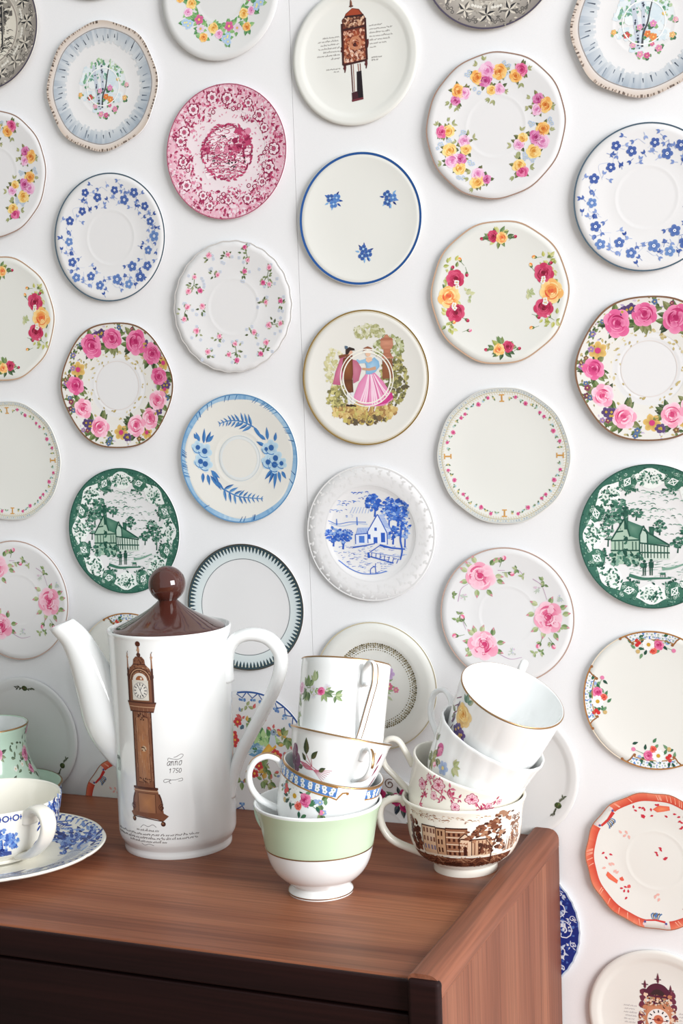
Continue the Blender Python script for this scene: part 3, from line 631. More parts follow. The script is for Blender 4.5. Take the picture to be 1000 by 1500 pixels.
@design
def delft():
    A = Art(111); r = A.r; P = frame(492, 560, 450, 498); W = lambda *p: [P(*q) for q in p]
    dk, md, lt = (38, 84, 152), (72, 130, 190), (168, 204, 228)
    for pts, side in ((((345, 290), (430, 268), (520, 275), (610, 318)), 1), (((665, 872), (560, 865), (460, 850), (345, 790)), 1)):
        A.curve(W(*pts), .012, md, .022, 2); n = 9
        for k in range(n):
            t = .05 + .9 * k / (n - 1); i = t * (len(pts) - 1); j = min(int(i), len(pts) - 2); q = i - j
            x = pts[j][0] + (pts[j + 1][0] - pts[j][0]) * q; y = pts[j][1] + (pts[j + 1][1] - pts[j][1]) * q
            d = atan2(-(pts[j + 1][1] - pts[j][1]), pts[j + 1][0] - pts[j][0])
            for s in (-1, 1): A.leaf(*P(x, y), d + pi - s * .9, .05 + .15 * t, .008 + .020 * t, mix(dk, md, r.random()), mix(md, lt, .3), 3)
    for (x, y, L) in ((650, 340, ((690, 395, -.9), (640, 390, -2.6), (650, 440, -2.7))),): pass
    for x, y, a, l in ((610, 315, -.95, .26), (715, 420, 1.6, .2), (770, 430, 1.35, .14), (700, 420, 2.5, .2), (690, 465, 2.7, .16), (220, 440, 1.45, .24), (190, 425, 1.9, .16), (240, 435, 1.1, .2), (250, 430, .75, .16), (170, 405, 2.0, .1), (760, 640, -2.0, .26), (770, 650, -1.7, .3), (740, 650, -2.3, .2), (790, 660, -1.4, .18), (815, 660, -1.0, .14), (205, 670, -1.6, .16), (240, 680, -1.4, .18), (265, 650, -.7, .2), (270, 660, -.95, .22), (260, 690, -.9, .3), (300, 730, -.8, .2)):
        A.leaf(*P(x, y), a, l, .032, mix(dk, md, r.random()), md, 3)
    for x, y, s in ((175, 470, .11), (225, 500, .13), (190, 580, .12), (225, 600, .13), (740, 480, .13), (710, 590, .12), (770, 560, .13), (760, 610, .14), (815, 600, .10), (700, 490, .09)):
        u, v = P(x, y); flower(A, u, v, s, lt, dk, 5, r.random() * 6, 4, (196, 222, 238))
        A.dot(u, v, s * .36, mix(dk, md, .3), 8, 9); A.stroke([(u + s * .8 * cos(t), v + s * .8 * sin(t)) for t in [pi + .4 * k for k in range(6)]], .01, md, .016, 8)
    A.ring(.30, .335, (226, 230, 230), 1, x=P(492, 560)[0], y=0); A.ring(.345, .352, (186, 206, 220), 1)
    E = Art(112)
    for k in range(140):
        a = 2 * pi * k / 140; c = mix((186, 212, 230), (120, 166, 206), .5 + .5 * sin(5 * a + 1) * r.random()); E.ring(.925 + .012 * sin(7 * a), .985, c, 1, a, a + 2 * pi / 140 + .003, 1)
    for k in range(44):
        a = r.choice([.3, 1.0, 1.55, 2.2, 3.2, 3.9, 4.9, 5.9]) + r.uniform(-.22, .22)
        E.stroke([(.985 * cos(a), .985 * sin(a)), (.90 * cos(a + .05), .90 * sin(a + .05))], .018, mix((40, 92, 150), (96, 150, 200), r.random()), .006, 2)
    E.ring(.98, 1.0, (96, 146, 190), 3)
    return dict(mat='ivory', prof='saucer', arts=[('blue_brushwork', A), ('rim_band', E)])

@design
def garland_border():
    A = Art(121); r = A.r
    A.ring(.945, .985, (214, 216, 210), 1)
    for k in range(150):
        a = 2 * pi * k / 150; A.dot(.965 * cos(a), .965 * sin(a), .013, r.choice([(164, 176, 186), (188, 194, 196), (210, 202, 176)]), 2, 6); A.stroke([(.90 * cos(a), .90 * sin(a)), (.945 * cos(a + .02), .945 * sin(a + .02))], .007, (222, 208, 170), None, 1)
    A.ring(.935, .942, (196, 186, 150), 2); A.ring(.985, .992, (170, 180, 186), 2)
    for q in range(4):
        b = q * pi / 2 + .0
        c = (cos(b), sin(b)); A.stroke([(c[0] * .80, c[1] * .80), (c[0] * .895, c[1] * .895)], .022, (206, 150, 74), None, 3)
        for d in (.80, .895): A.stroke([(d * cos(b - .045), d * sin(b - .045)), (d * cos(b + .045), d * sin(b + .045))], .018, (214, 160, 84), None, 3)
        for j in range(14):
            a = b + .14 + (pi / 2 - .28) * j / 13; rr = .855 + .02 * sin(j * 1.7)
            if j in (1, 3, 6, 7, 10, 12): rose(A, rr * cos(a), rr * sin(a), .026 if j not in (3, 10) else .033, 'hot', r.random() * 6, 3)
            else: A.dot(rr * cos(a), rr * sin(a), .018, r.choice([(176, 206, 220), (186, 212, 206), (226, 206, 150)]), 2, 7)
            for k in range(2): A.leaf(rr * cos(a), rr * sin(a), r.uniform(0, 6.3), .045, .013, r.choice([(110, 140, 96), (140, 160, 120), (92, 120, 84)]), None, 2)
    E = Art(122); E.ring(.987, 1.002, (226, 222, 212), 2)
    return dict(mat='cream', prof='coupe', scal=(10, .006), arts=[('garland_border', A), ('rim_line', E)])

def bands(A, x, y0, y1, y, w, col, lay): A.stroke([(x, y), (x + w, y)], .01, col, None, lay)

@design
def cottage_blue():
    A = Art(131); R = Art(132); r = A.r; P = frame(492, 520, 465, 495); W = lambda *p: [P(*q) for q in p]
    b0, b1, b2 = (44, 92, 190), (78, 124, 208), (150, 180, 228)
    for x, y, w in ((430, 235, 150), (340, 300, 170), (260, 362, 120), (440, 268, 70), (335, 395, 60), (300, 318, 90)): A.cloud(*P(x, y), w / 465, .055, [b0, b1, b1, b2], 2)
    A.curve(W((185, 430), (250, 455), (340, 440), (460, 440)), .010, b1, None, 2); A.curve(W((190, 450), (280, 470), (380, 450), (470, 455)), .008, b2, None, 2)
    for x, h in ((245, 45), (395, 60)): A.stroke(W((x, 462), (x, 462 - h)), .022, b1, .012, 3)
    for k in range(7): A.stroke(W((345 + 22 * k, 375), (370 + 20 * k, 330)), .007, b2, None, 1)
    for (x, y, w, h, n) in ((525, 400, 120, 160, 60), (625, 480, 100, 220, 60), (690, 470, 150, 200, 70), (735, 620, 90, 260, 55), (215, 620, 110, 140, 50), (285, 640, 120, 150, 55), (330, 560, 60, 70, 24), (650, 600, 110, 140, 50)):
        u, v = P(x, y); tree(A, u, v, w / 465, h / 495, [b0, b1, b0, b2], n, 3, b0, .13)
    # cottage
    A.poly(W((470, 510), (545, 385), (610, 510), (610, 600), (470, 590)), (236, 240, 248), 7); A.poly(W((545, 385), (585, 380), (640, 500), (605, 520)), (206, 218, 240), 8)
    for k in range(9): A.stroke(W((552 + 8 * k * .6, 390 + 10 * k), (590 + 6 * k, 388 + 12 * k)), .007, b1, None, 9)
    for s in (((465, 515), (545, 382)), ((545, 382), (612, 520)), ((470, 510), (470, 592)), ((610, 515), (610, 600)), ((380, 530), (470, 520)), ((380, 530), (380, 600))): A.stroke(W(*s), .014, b0, None, 10)
    A.poly(W((380, 530), (400, 480), (490, 475), (470, 525)), (196, 210, 238), 6); A.poly(W((380, 530), (470, 525), (470, 595), (370, 610)), (226, 232, 246), 6)
    for k in range(8): A.stroke(W((400 + 11 * k, 482), (388 + 11 * k, 528)), .007, b1, None, 8)
    for x, y, w, h in ((528, 490, 18, 24), (480, 545, 20, 34), (525, 570, 28, 44), (580, 550, 30, 70), (425, 565, 40, 50)): A.poly(W((x - w / 2, y - h / 2), (x + w / 2, y - h / 2), (x + w / 2, y + h / 2), (x - w / 2, y + h / 2)), b0 if w < 35 else b1, 9)
    A.stroke(W((360, 625), (450, 610), (520, 595)), .022, b0, .012, 10); A.stroke(W((555, 605), (640, 625), (735, 632)), .03, b0, .02, 10)
    A.stroke(W((480, 660), (555, 608)), .012, b0, None, 8); A.stroke(W((485, 690), (650, 735)), .018, b0, None, 9); A.stroke(W((490, 660), (700, 690)), .008, b1, None, 8)
    for k in range(7): A.stroke(W((495 + 32 * k, 660 + 7 * k), (492 + 30 * k, 695 + 7 * k)), .010, b0, None, 9)
    A.curve(W((720, 440), (705, 560), (715, 640), (700, 710)), .03, b0, .02, 11)
    for k in range(190):
        x, y = r.uniform(200, 760), r.uniform(610, 810)
        if hypot((x - 470) / 300, (y - 520) / 305) > .98: continue
        A.stroke(W((x, y), (x + r.uniform(10, 34), y + r.uniform(-8, 8))), .008, r.choice([b1, b2, b0]), .003, 2)
    A.curve(W((250, 720), (330, 780), (420, 815), (520, 815), (600, 795)), .014, b1, None, 4)
    A.curve(W((480, 815), (485, 780), (515, 765), (520, 815)), .012, b0, None, 6); A.stroke(W((515, 770), (522, 738)), .010, b0, None, 6); A.stroke(W((470, 660), (474, 700)), .03, b0, .04, 8)
    for k in range(90):
        a = 2 * pi * k / 90; q = .84 + .07 * (k % 3 - 1); R.leaf(q * cos(a), q * sin(a), a + (1.2 if k % 2 else -1.0), .075, .02, (229, 228, 227), None, k % 2); R.dot((q + .05) * cos(a + .03), (q + .05) * sin(a + .03), .016, (229, 228, 227), 1, 7)
    R.ring(.70, .715, (229, 228, 228), 1); R.ring(.975, .995, (229, 228, 227), 1)
    return dict(mat='white', prof='deep', arts=[('cottage_scene', A), ('embossed_rim', R)])

@design
def green_transfer():
    A = Art(141); B = Art(142); r = A.r; P = frame(725, 700, 660, 660); W = lambda *p: [P(*q) for q in p]
    g0, g1, g2, g3 = (24, 76, 62), (58, 112, 92), (128, 166, 148), (196, 214, 204)
    A.ring(.84, 1.0, g1, 1, c1=(48, 100, 86)); A.ring(.985, 1.0, g0, 2)
    for k in range(400):
        a = r.uniform(0, 2 * pi); q = r.uniform(.86, .98); A.dot(q * cos(a), q * sin(a), r.uniform(.006, .014), r.choice([g2, g0, (84, 136, 114)]), 2, 6)
    for k in range(8):
        a = pi / 2 + k * pi / 4
        if k % 2 == 0:   # white reserves with bouquets
            pass
        n = 26; rx, ry = (.235, .13)
        c0 = (.80 * cos(a), .80 * sin(a)); ta = a + pi / 2
        def loc(x, y): return (c0[0] + x * cos(ta) + y * cos(a), c0[1] + x * sin(ta) + y * sin(a))
        A.poly([loc(rx * cos(t) * (1 + .10 * cos(4 * t)), ry * sin(t) * (1 + .12 * cos(4 * t))) for t in [2 * pi * i / n for i in range(n)]], (240, 244, 240), 3)
        for j in range(60):
            x, y = r.gauss(0, .085), r.gauss(-.01, .045); A.leaf(*loc(x, y), r.uniform(0, 6.3), r.uniform(.04, .075), .016, r.choice([g0, g1, g1, g2]), None, 4 + j % 3)
        for j in range(4): flower(A, *loc(r.uniform(-.09, .09), r.uniform(-.035, .035)), .042, (214, 228, 218), g1, 5, r.random() * 6, 7, (234, 242, 236))
        b = a + pi / 8; c0 = (.815 * cos(b), .815 * sin(b)); ta = b + pi / 2
        A.blob(c0[0], c0[1], .125, g1, 4, 14, .12)
        for j in range(26): A.spiral(c0[0] + r.uniform(-.11, .11), c0[1] + r.uniform(-.11, .11), .026, r.choice([g0, g2, g3]), .010, 1.0, r.random() * 6, 5 + j % 2)
        sq = [loc(.062 * cos(pi / 4 + i * pi / 2), .062 * sin(pi / 4 + i * pi / 2)) for i in range(4)]
        A.poly(sq, g1, 8); A.stroke(sq + sq[:1], .016, (240, 246, 242), None, 9); A.stroke([sq[0], sq[2]], .014, (240, 246, 242), None, 9); A.stroke([sq[1], sq[3]], .014, (240, 246, 242), None, 9)
        c0 = (.68 * cos(b), .68 * sin(b))
        for j in range(9): x = -.09 + .0225 * j; A.leaf(*loc(x, .02 - 2 * x * x), b + pi + r.uniform(-.8, .8), .045, .014, r.choice([g0, g1]), None, 6)
    # village scene
    for x, y, w in ((650, 315, 300), (640, 410, 260), (800, 470, 300), (800, 330, 240), (930, 390, 200), (760, 535, 260), (980, 610, 220), (940, 690, 180), (1000, 530, 200), (900, 300, 180), (700, 360, 160)): B.cloud(*P(x, y), w / 660, .07, [g1, g2, g1, g2, g3], 2)
    for x, y, w, h, n in ((440, 640, 150, 280, 70), (370, 640, 130, 190, 50), (330, 800, 110, 260, 50), (590, 560, 120, 120, 34), (800, 690, 120, 130, 40), (960, 850, 120, 140, 40), (1060, 800, 130, 220, 50), (1100, 900, 120, 260, 50)):
        u, v = P(x, y); tree(B, u, v, w / 660, h / 660, [g0, g1, g1, g2], n, 3, g0, .15)
    B.poly(W((360, 740), (480, 545), (530, 700), (620, 720), (620, 960), (360, 960)), (170, 196, 176), 6); B.poly(W((475, 540), (520, 560), (650, 610), (615, 730), (530, 700)), g1, 7, None, (104, 146, 126)); B.poly(W((650, 600), (700, 660), (890, 780), (620, 760)), g1, 7, None, (96, 140, 120))
    B.poly(W((620, 760), (890, 790), (890, 910), (620, 930)), (206, 220, 208), 7); B.poly(W((620, 690), (655, 605), (690, 690), (690, 760), (615, 760)), (190, 210, 196), 8); B.poly(W((480, 470), (520, 475), (515, 640), (480, 640)), g0, 9, None, g1); B.poly(W((705, 612), (752, 612), (748, 690), (710, 690)), g0, 9, None, g1)
    for p in (((358, 742), (482, 542)), ((482, 542), (532, 705)), ((400, 665), (470, 655)), ((360, 745), (620, 735)), ((355, 835), (620, 832)), ((620, 690), (656, 604)), ((656, 604), (692, 690)), ((620, 762), (890, 792)), ((620, 690), (615, 930)), ((690, 690), (692, 900)), ((650, 640), (890, 780)), ((620, 850), (890, 850))): B.stroke(W(*p), .020, g0, None, 10)
    for x in (395, 430, 465, 555, 585, 640, 665, 720, 750, 780, 810, 840, 870): B.stroke(W((x, 750 if x < 600 else 765 + (x - 620) * .1), (x, 830 if x < 600 else 900)), .013, g0, None, 10)
    for k in range(60): B.blob(*P(r.uniform(360, 640), r.uniform(850, 970)), r.uniform(.012, .03), r.choice([g0, g1, g2]), 11 + k % 2, 7, .5)
    for k in range(20): B.blob(*P(490 + r.uniform(-20, 25), r.uniform(700, 960)), r.uniform(.014, .03), r.choice([g0, g1]), 12, 7, .5)
    for k in range(70):
        x, y = r.uniform(520, 1080), r.uniform(930, 1120); B.stroke(W((x, y), (x + r.uniform(20, 80), y - r.uniform(-4, 14))), .010, r.choice([g2, g3, g1]), .003, 3)
    B.curve(W((520, 1060), (640, 1090), (760, 1085), (900, 1080)), .05, g1, .02, 5); B.curve(W((820, 1000), (920, 985), (1040, 940)), .04, g2, .02, 5)
    for x, h in ((660, 140), (722, 150)):
        B.dot(*P(x, 1060 - h + 10), .022, g0, 12, 8); B.poly(W((x - 22, 1060 - h + 25), (x + 22, 1060 - h + 25), (x + 20, 990), (x - 20, 990)), g0, 12)
        for s in (-10, 8): B.stroke(W((x + s, 990), (x + s, 1058)), .018, g0, .014, 12)
    B.poly(W((800, 1035), (850, 1030), (850, 1050), (805, 1052)), g1, 12)
    for x in (806, 822, 840, 850): B.stroke(W((x, 1045), (x, 1072)), .007, g0, None, 12)
    return dict(mat='white', prof='saucer', arts=[('medallion_border', A), ('village_scene', B)])

@design
def pink_roses():
    A = Art(151); r = A.r; P = frame(507, 520, 465, 485)
    gl = [(122, 148, 92), (96, 126, 74), (154, 172, 118), (176, 186, 140)]
    def lf(x, y, a, l=.13, tip=True):
        c = r.choice(gl); u, v = P(x, y); A.leaf(u, v, a, l, l * .33, c, mix(c, (236, 236, 200), .35), 2)
        if tip: A.leaf(u + l * .6 * cos(a), v + l * .6 * sin(a), a, l * .42, l * .12, (226, 150, 170), (206, 140, 150), 3)
    for x, y, s, L in ((325, 245, 98, ((300, 150, 2.0), (400, 165, .9), (420, 140, .5), (240, 280, 3.3), (300, 340, -1.6), (370, 340, -.9), (240, 210, 2.7), (430, 240, -.1), (440, 270, -.4), (270, 180, 2.4))),
                       (790, 525, 102, ((800, 430, 1.1), (720, 440, 2.7), (695, 500, 3.4), (870, 460, .4), (880, 580, -.2), (830, 630, -1.1), (760, 620, -1.8), (720, 600, -2.6), (890, 500, .2))),
                       (335, 735, 96, ((280, 660, 1.8), (320, 650, 1.2), (400, 670, 1.4), (430, 720, .1), (250, 720, 3.0), (420, 770, -.4), (260, 790, -2.6), (270, 670, 2.4)))):
        for q in L: lf(*q)
        u, v = P(x, y); rose(A, u, v, s / 465 * 1.05, 'pink', r.random() * 6, 4)
        for k in range(5): a = r.uniform(0, 6.3); A.petal(u, v, a, s / 465 * .9, .05, (240, 160, 186), (250, 206, 220), 7)
        A.spiral(u, v, .09, (206, 46, 104), .012, 1.6, r.random() * 6, 11)
    for x, y, a in ((480, 135, .9), (520, 215, -.3), (200, 570, 1.8), (165, 678, 3.1), (735, 705, -2.2), (815, 700, -1.2)):
        u, v = P(x, y); bud(A, u, v, a, .10, 'pink', 4)
        for k in range(3): lf(x - 10 + r.uniform(-12, 12), y + r.uniform(-12, 12), a + r.uniform(-1, 1), .07, False)
    for pts in (((560, 185), (600, 200), (630, 240)), ((690, 255), (750, 300), (785, 400)), ((165, 430), (190, 340), (240, 300)), ((430, 790), (520, 830), (605, 815)), ((450, 200), (500, 200)), ((175, 500), (190, 560), (215, 630))):
        A.curve([P(*p) for p in pts], .012, (196, 160, 190), .006, 1)
    for x, y in ((130, 385), (175, 520), (150, 560), (580, 190), (620, 235), (760, 265), (770, 295), (690, 780), (740, 770), (225, 790), (870, 600)): leaves(A, *P(x, y), .0, 4, .07, None, 2, gl, .3)
    for x, y in ((210, 395), (715, 335), (535, 775), (250, 160), (880, 390)):
        u, v = P(x, y)
        for k in range(6): A.dot(u + r.uniform(-.05, .05), v + r.uniform(-.05, .05), .016, r.choice([(206, 206, 222), (196, 206, 196), (222, 200, 214)]), 2, 6); A.leaf(u, v, r.uniform(0, 6.3), .06, .007, (190, 204, 184), None, 1)
    E = Art(152); E.ring(.984, 1.002, (190, 160, 146), 2)
    return dict(mat='white', prof='saucer', arts=split(A, 'rose_spray', [P(325, 245), P(790, 525), P(300, 735)]) + [('rim_line', E)])

@design
def spear_border():
    A = Art(161); n = 96
    A.ring(.765, .975, (222, 230, 230), 1, c1=(204, 216, 218)); A.ring(.757, .768, (110, 118, 122), 2); A.ring(.955, .985, (52, 72, 80), 2)
    for k in range(n):
        a = 2 * pi * k / n; w = 2 * pi / n * .42
        A.poly([(.965 * cos(a - w), .965 * sin(a - w)), (.965 * cos(a + w), .965 * sin(a + w)), (.90 * cos(a + w * .5), .90 * sin(a + w * .5)), (.865 * cos(a), .865 * sin(a)), (.90 * cos(a - w * .5), .90 * sin(a - w * .5))], (46, 70, 80), 3)
        b = a + pi / n; A.dot(.945 * cos(b), .945 * sin(b), .013, (214, 214, 196), 4, 7)
    E = Art(162); E.ring(.985, 1.002, (74, 66, 54), 2)
    return dict(mat='white', prof='coupe', arts=[('spear_border', A), ('rim_line', E)])

@design
def gold_filigree():
    A = Art(171); r = A.r
    for j, q in enumerate((.66, .63, .60, .565)):
        n = 110 - 6 * j
        for k in range(n):
            a = 2 * pi * (k + .5 * (j % 2)) / n; A.dot(q * cos(a), q * sin(a), (.014, .011, .010, .009)[j] * (1 if (k + j) % 3 else 1.35), r.choice([(126, 116, 84), (150, 138, 104), (98, 90, 64)]), 2, 6)
    for k in range(60):
        a = 2 * pi * k / 60; A.stroke([(.60 * cos(a), .60 * sin(a)), (.665 * cos(a + .04), .665 * sin(a + .04))], .006, (150, 138, 104), None, 1); A.stroke([(.60 * cos(a), .60 * sin(a)), (.665 * cos(a - .04), .665 * sin(a - .04))], .006, (150, 138, 104), None, 1)
    B = Art(172)
    for u, v, s, c in ((.05, .22, .11, (170, 136, 196)), (.22, .2, .10, (196, 160, 210)), (-.12, .18, .10, (176, 146, 204)), (-.05, .05, .11, (214, 110, 150)), (.22, 0, .06, (214, 92, 130)), (.33, -.05, .05, (222, 120, 150)), (.1, .0, .08, (226, 140, 170)), (.02, -.14, .08, (150, 156, 206)), (-.2, -.02, .08, (236, 200, 140))):
        flower(B, u, v, s, c, (236, 216, 150), 6, r.random() * 6, 4)
    for k in range(26): a = r.uniform(0, 6.3); q = r.uniform(.12, .34); B.leaf(q * cos(a), q * sin(a), a, .1, .022, r.choice([(170, 190, 146), (196, 206, 170), (146, 168, 126)]), None, 2)
    E = Art(173); E.ring(.985, 1.0, (198, 184, 150), 2)
    return dict(mat='cream', prof='deep', arts=[('gold_net_band', A), ('flower_posy', B), ('rim_line', E)])

def posy(A, loc, s=1.0):
    """small bouquet: daisy, pink, red"""
    r = A.r
    for k in range(26):
        x, y = r.gauss(0, .13) * s, r.gauss(0, .06) * s; l = .085 * s; c = r.choice([(40, 96, 70), (70, 124, 84), (30, 76, 60), (110, 150, 110)]); A.leaf(*loc(x, y), r.uniform(0, 6.3), l, l * .26, c, None, 4 + k % 2)
    A.dot(*loc(-.055 * s, .0), .085 * s, (206, 212, 214), 6, 12)
    for k in range(11): a = 2 * pi * k / 11; u, v = loc(-.055 * s, 0); A.petal(u, v, a, .088 * s, .024 * s, (226, 226, 220), (250, 250, 248), 7)
    A.dot(*loc(-.055 * s, 0), .028 * s, (206, 160, 50), 8, 8)
    rose(A, *loc(.075 * s, .005 * s), .075 * s, 'hot', r.random(), 6)
    rose(A, *loc(.01 * s, -.085 * s), .048 * s, ((186, 30, 30), (222, 70, 56), (240, 130, 110)), r.random(), 7)
    for k in range(3): A.dot(*loc((-.21 + .03 * (k % 2)) * s, (.02 - .03 * k + .03) * s), .028 * s, (206, 44, 48), 6, 8)
    A.dot(*loc(-.2 * s, -.1 * s), .03 * s, (206, 176, 116), 5, 8); A.dot(*loc(.28 * s, -.07 * s), .03 * s, (226, 130, 170), 5, 8); A.dot(*loc(.2 * s, .03 * s), .026 * s, (150, 176, 220), 5, 8)
    for a, b in (((.1, 0), (.28, -.07)), ((-.05, 0), (-.2, -.1)), ((.1, .02), (.24, .05))): A.stroke([loc(a[0] * s, a[1] * s), loc(b[0] * s, b[1] * s)], .01 * s, (120, 150, 110), .005 * s, 3)

def blue_band(A, f, u0, u1, v0, v1, n, gold=True):
    """blue trellis with white blossoms, mapped by f(t 0..1 along, q 0..1 across)"""
    r = A.r
    for k in range(40):
        t0, t1 = k / 40, (k + 1) / 40; a, b, c, d = f(t0, 0), f(t1, 0), f(t1, 1), f(t0, 1); A.tri(a, b, c, (98, 146, 206), (98, 146, 206), (70, 120, 190), 1); A.tri(a, c, d, (98, 146, 206), (70, 120, 190), (70, 120, 190), 1)
    for k in range(n):
        t = (k + .5) / n
        for q in (.3, .7):
            p = f(min(max(t + r.uniform(-.15, .15) / n, .02), .98), q + r.uniform(-.08, .08)); flower(A, p[0], p[1], v0, (232, 236, 240), (150, 176, 150), 5, r.random() * 6, 2, (246, 248, 248))

@design
def cartouches():
    A = Art(181); G_ = Art(182); r = A.r
    for k in range(4):
        c = pi / 2 + k * pi / 2 + .0; half = .40
        f = lambda t, q: ((.985 - .105 * q) * cos(c - half * (1 - .16 * q) + 2 * half * (1 - .16 * q) * t), (.985 - .105 * q) * sin(c - half * (1 - .16 * q) + 2 * half * (1 - .16 * q) * t))
        blue_band(A, f, 0, 1, .042, 0, 9)
        G_.stroke([f(t / 30, -.06) for t in range(-3, 34)], .022, (168, 116, 58), None, 6); G_.stroke([f(t / 30, 1.02) for t in range(31) if not 11 < t < 19], .014, (176, 130, 70), None, 6)
        for t in (0, 1):
            G_.stroke([f(t, 0), f(t, .5), f(t + (.03 if t else -.03), 1.1)], .02, (150, 100, 52), None, 7); G_.dot(*f(t + (.1 if t else -.1), 0), .022, (150, 98, 52), 8); G_.dot(*f(t + (.02 if t else -.02), 1.25), .022, (150, 98, 52), 8)
        ta = c - pi / 2
        posy(A, lambda x, y: (.80 * cos(c) + x * cos(ta) + y * cos(c), .80 * sin(c) + x * sin(ta) + y * sin(c)), 1.05)
    E = Art(183); E.ring(.985, 1.0, (226, 212, 190), 2)
    return dict(mat='cream', prof='coupe', arts=split(A, 'cartouche_posy', [(0, 1), (0, -1), (1, 0), (-1, 0)]) + split(G_, 'gilt_scroll', [(0, 1), (0, -1), (1, 0), (-1, 0)]) + [('rim_line', E)])

@design
def orange_rim():
    A = Art(191); E = Art(192); r = A.r; P = frame(725, 690, 615, 615)
    gaps = (2.45, 4.70, .55)
    for k in range(180):
        a = 2 * pi * k / 180
        if any(abs((a - g + pi) % (2 * pi) - pi) < .19 for g in gaps): continue
        c = mix((226, 104, 76), (240, 148, 116), .5 + .5 * sin(9 * a) * r.random()); E.ring(.88, .995, (206, 72, 56), 1, a, a + 2 * pi / 180 + .002, 1, c1=c)
    E.ring(.99, 1.003, (170, 110, 84), 3)
    for k in range(60):
        a = r.uniform(0, 2 * pi)
        if any(abs((a - g + pi) % (2 * pi) - pi) < .22 for g in gaps): continue
        E.stroke([(q * cos(a + (q - .9) * .5), q * sin(a + (q - .9) * .5)) for q in (.90, .95, .985)], .012, (246, 186, 160), .004, 2)
    for g in gaps:
        c0 = (.93 * cos(g), .93 * sin(g)); ta = g + pi / 2
        loc = lambda x, y: (c0[0] + x * cos(ta) + y * cos(g), c0[1] + x * sin(ta) + y * sin(g))
        A.stroke([loc(-.14, -.05), loc(.0, -.06), loc(.14, -.05)], .05 if g < 3 else .02, (206, 60, 56), .03, 3)
        for k in range(5): A.curve([loc(.02 * k - .04, -.07), loc(.03 * k - .06, -.13), loc(.03 * k - .03, -.16)], .010, (110, 96, 74) if k % 2 else (80, 120, 170), .02, 4)
        for x in (-.15, .15): A.dot(*loc(x, .0), .03, (226, 206, 206), 2); A.dot(*loc(x, -.03), .018, (90, 90, 150), 3)
    red, org, pk = (206, 52, 72), (232, 104, 76), (236, 180, 170)
    def bits(L, c, s=.03):
        for x, y in L: A.leaf(*P(x, y), r.uniform(0, 6.3), s * 1.8, s * .55, c, None, 2)
    u, v = P(785, 215); A.poly([P(705, 225), P(760, 185), P(850, 190), P(855, 225), P(800, 240), P(745, 250)], org, 2, None, (240, 150, 110))
    bits([(540, 230), (580, 222), (630, 212), (635, 250), (690, 215), (710, 280), (725, 175), (765, 172), (880, 255), (835, 290), (945, 270), (980, 290), (950, 310), (570, 255)], red)
    A.blob(*P(622, 295), .03, red, 2, 5); A.poly([P(285, 860), P(300, 825), P(390, 900), P(380, 930), P(310, 890)], org, 2, None, (236, 120, 90)); A.blob(*P(425, 885), .03, (226, 100, 80), 2)
    bits([(275, 650), (315, 665), (280, 690), (405, 970), (440, 950), (440, 1005), (480, 1005), (470, 1040), (980, 1085), (985, 1120)], red); A.blob(*P(485, 945), .028, (226, 90, 90), 2)
    bits([(310, 745), (360, 765), (285, 790), (430, 470), (460, 440), (490, 480), (440, 500), (720, 1000), (755, 990), (755, 1025), (370, 840), (350, 830)], pk, .036)
    for k in range(5): a = 2 * pi * k / 5; u, v = P(720, 1180); A.leaf(u, v, a, .04, .014, (90, 130, 200), None, 2)
    for u, v in ((.45, .55), (.6, -.3), (.1, .1)): bits([(725 + 615 * u + r.uniform(-50, 50), 690 - 615 * v + r.uniform(-50, 50)) for k in range(7)], red)
    return dict(mat='cream', prof='saucer', scal=(14, .010), arts=[('rim_band', E), ('red_sprigs', A)])

@design
def green_sprigs():
    A = Art(201); r = A.r
    for a in (radians(88), radians(-33), radians(208)):
        u, v = .82 * cos(a), .82 * sin(a); t = a + pi / 2
        A.dot(u, v, .055, (58, 74, 40), 4, 9, .85); A.dot(u + .015, v + .01, .03, (104, 118, 62), 5, 8); A.dot(u - .02, v - .01, .014, (120, 50, 50), 6, 6)
        for s in (-1, 1):
            for k in range(6): A.leaf(u + s * (.05 + .02 * k) * cos(t), v + s * (.05 + .02 * k) * sin(t), t + (0 if s > 0 else pi) + r.uniform(-.9, .9), .06, .014, r.choice([(64, 70, 56), (92, 100, 78), (110, 112, 100)]), None, 3)
    return dict(mat='grey', prof='flat', arts=split(A, 'leaf_sprig', [(.82 * cos(a), .82 * sin(a)) for a in (radians(88), radians(-33), radians(208))]))

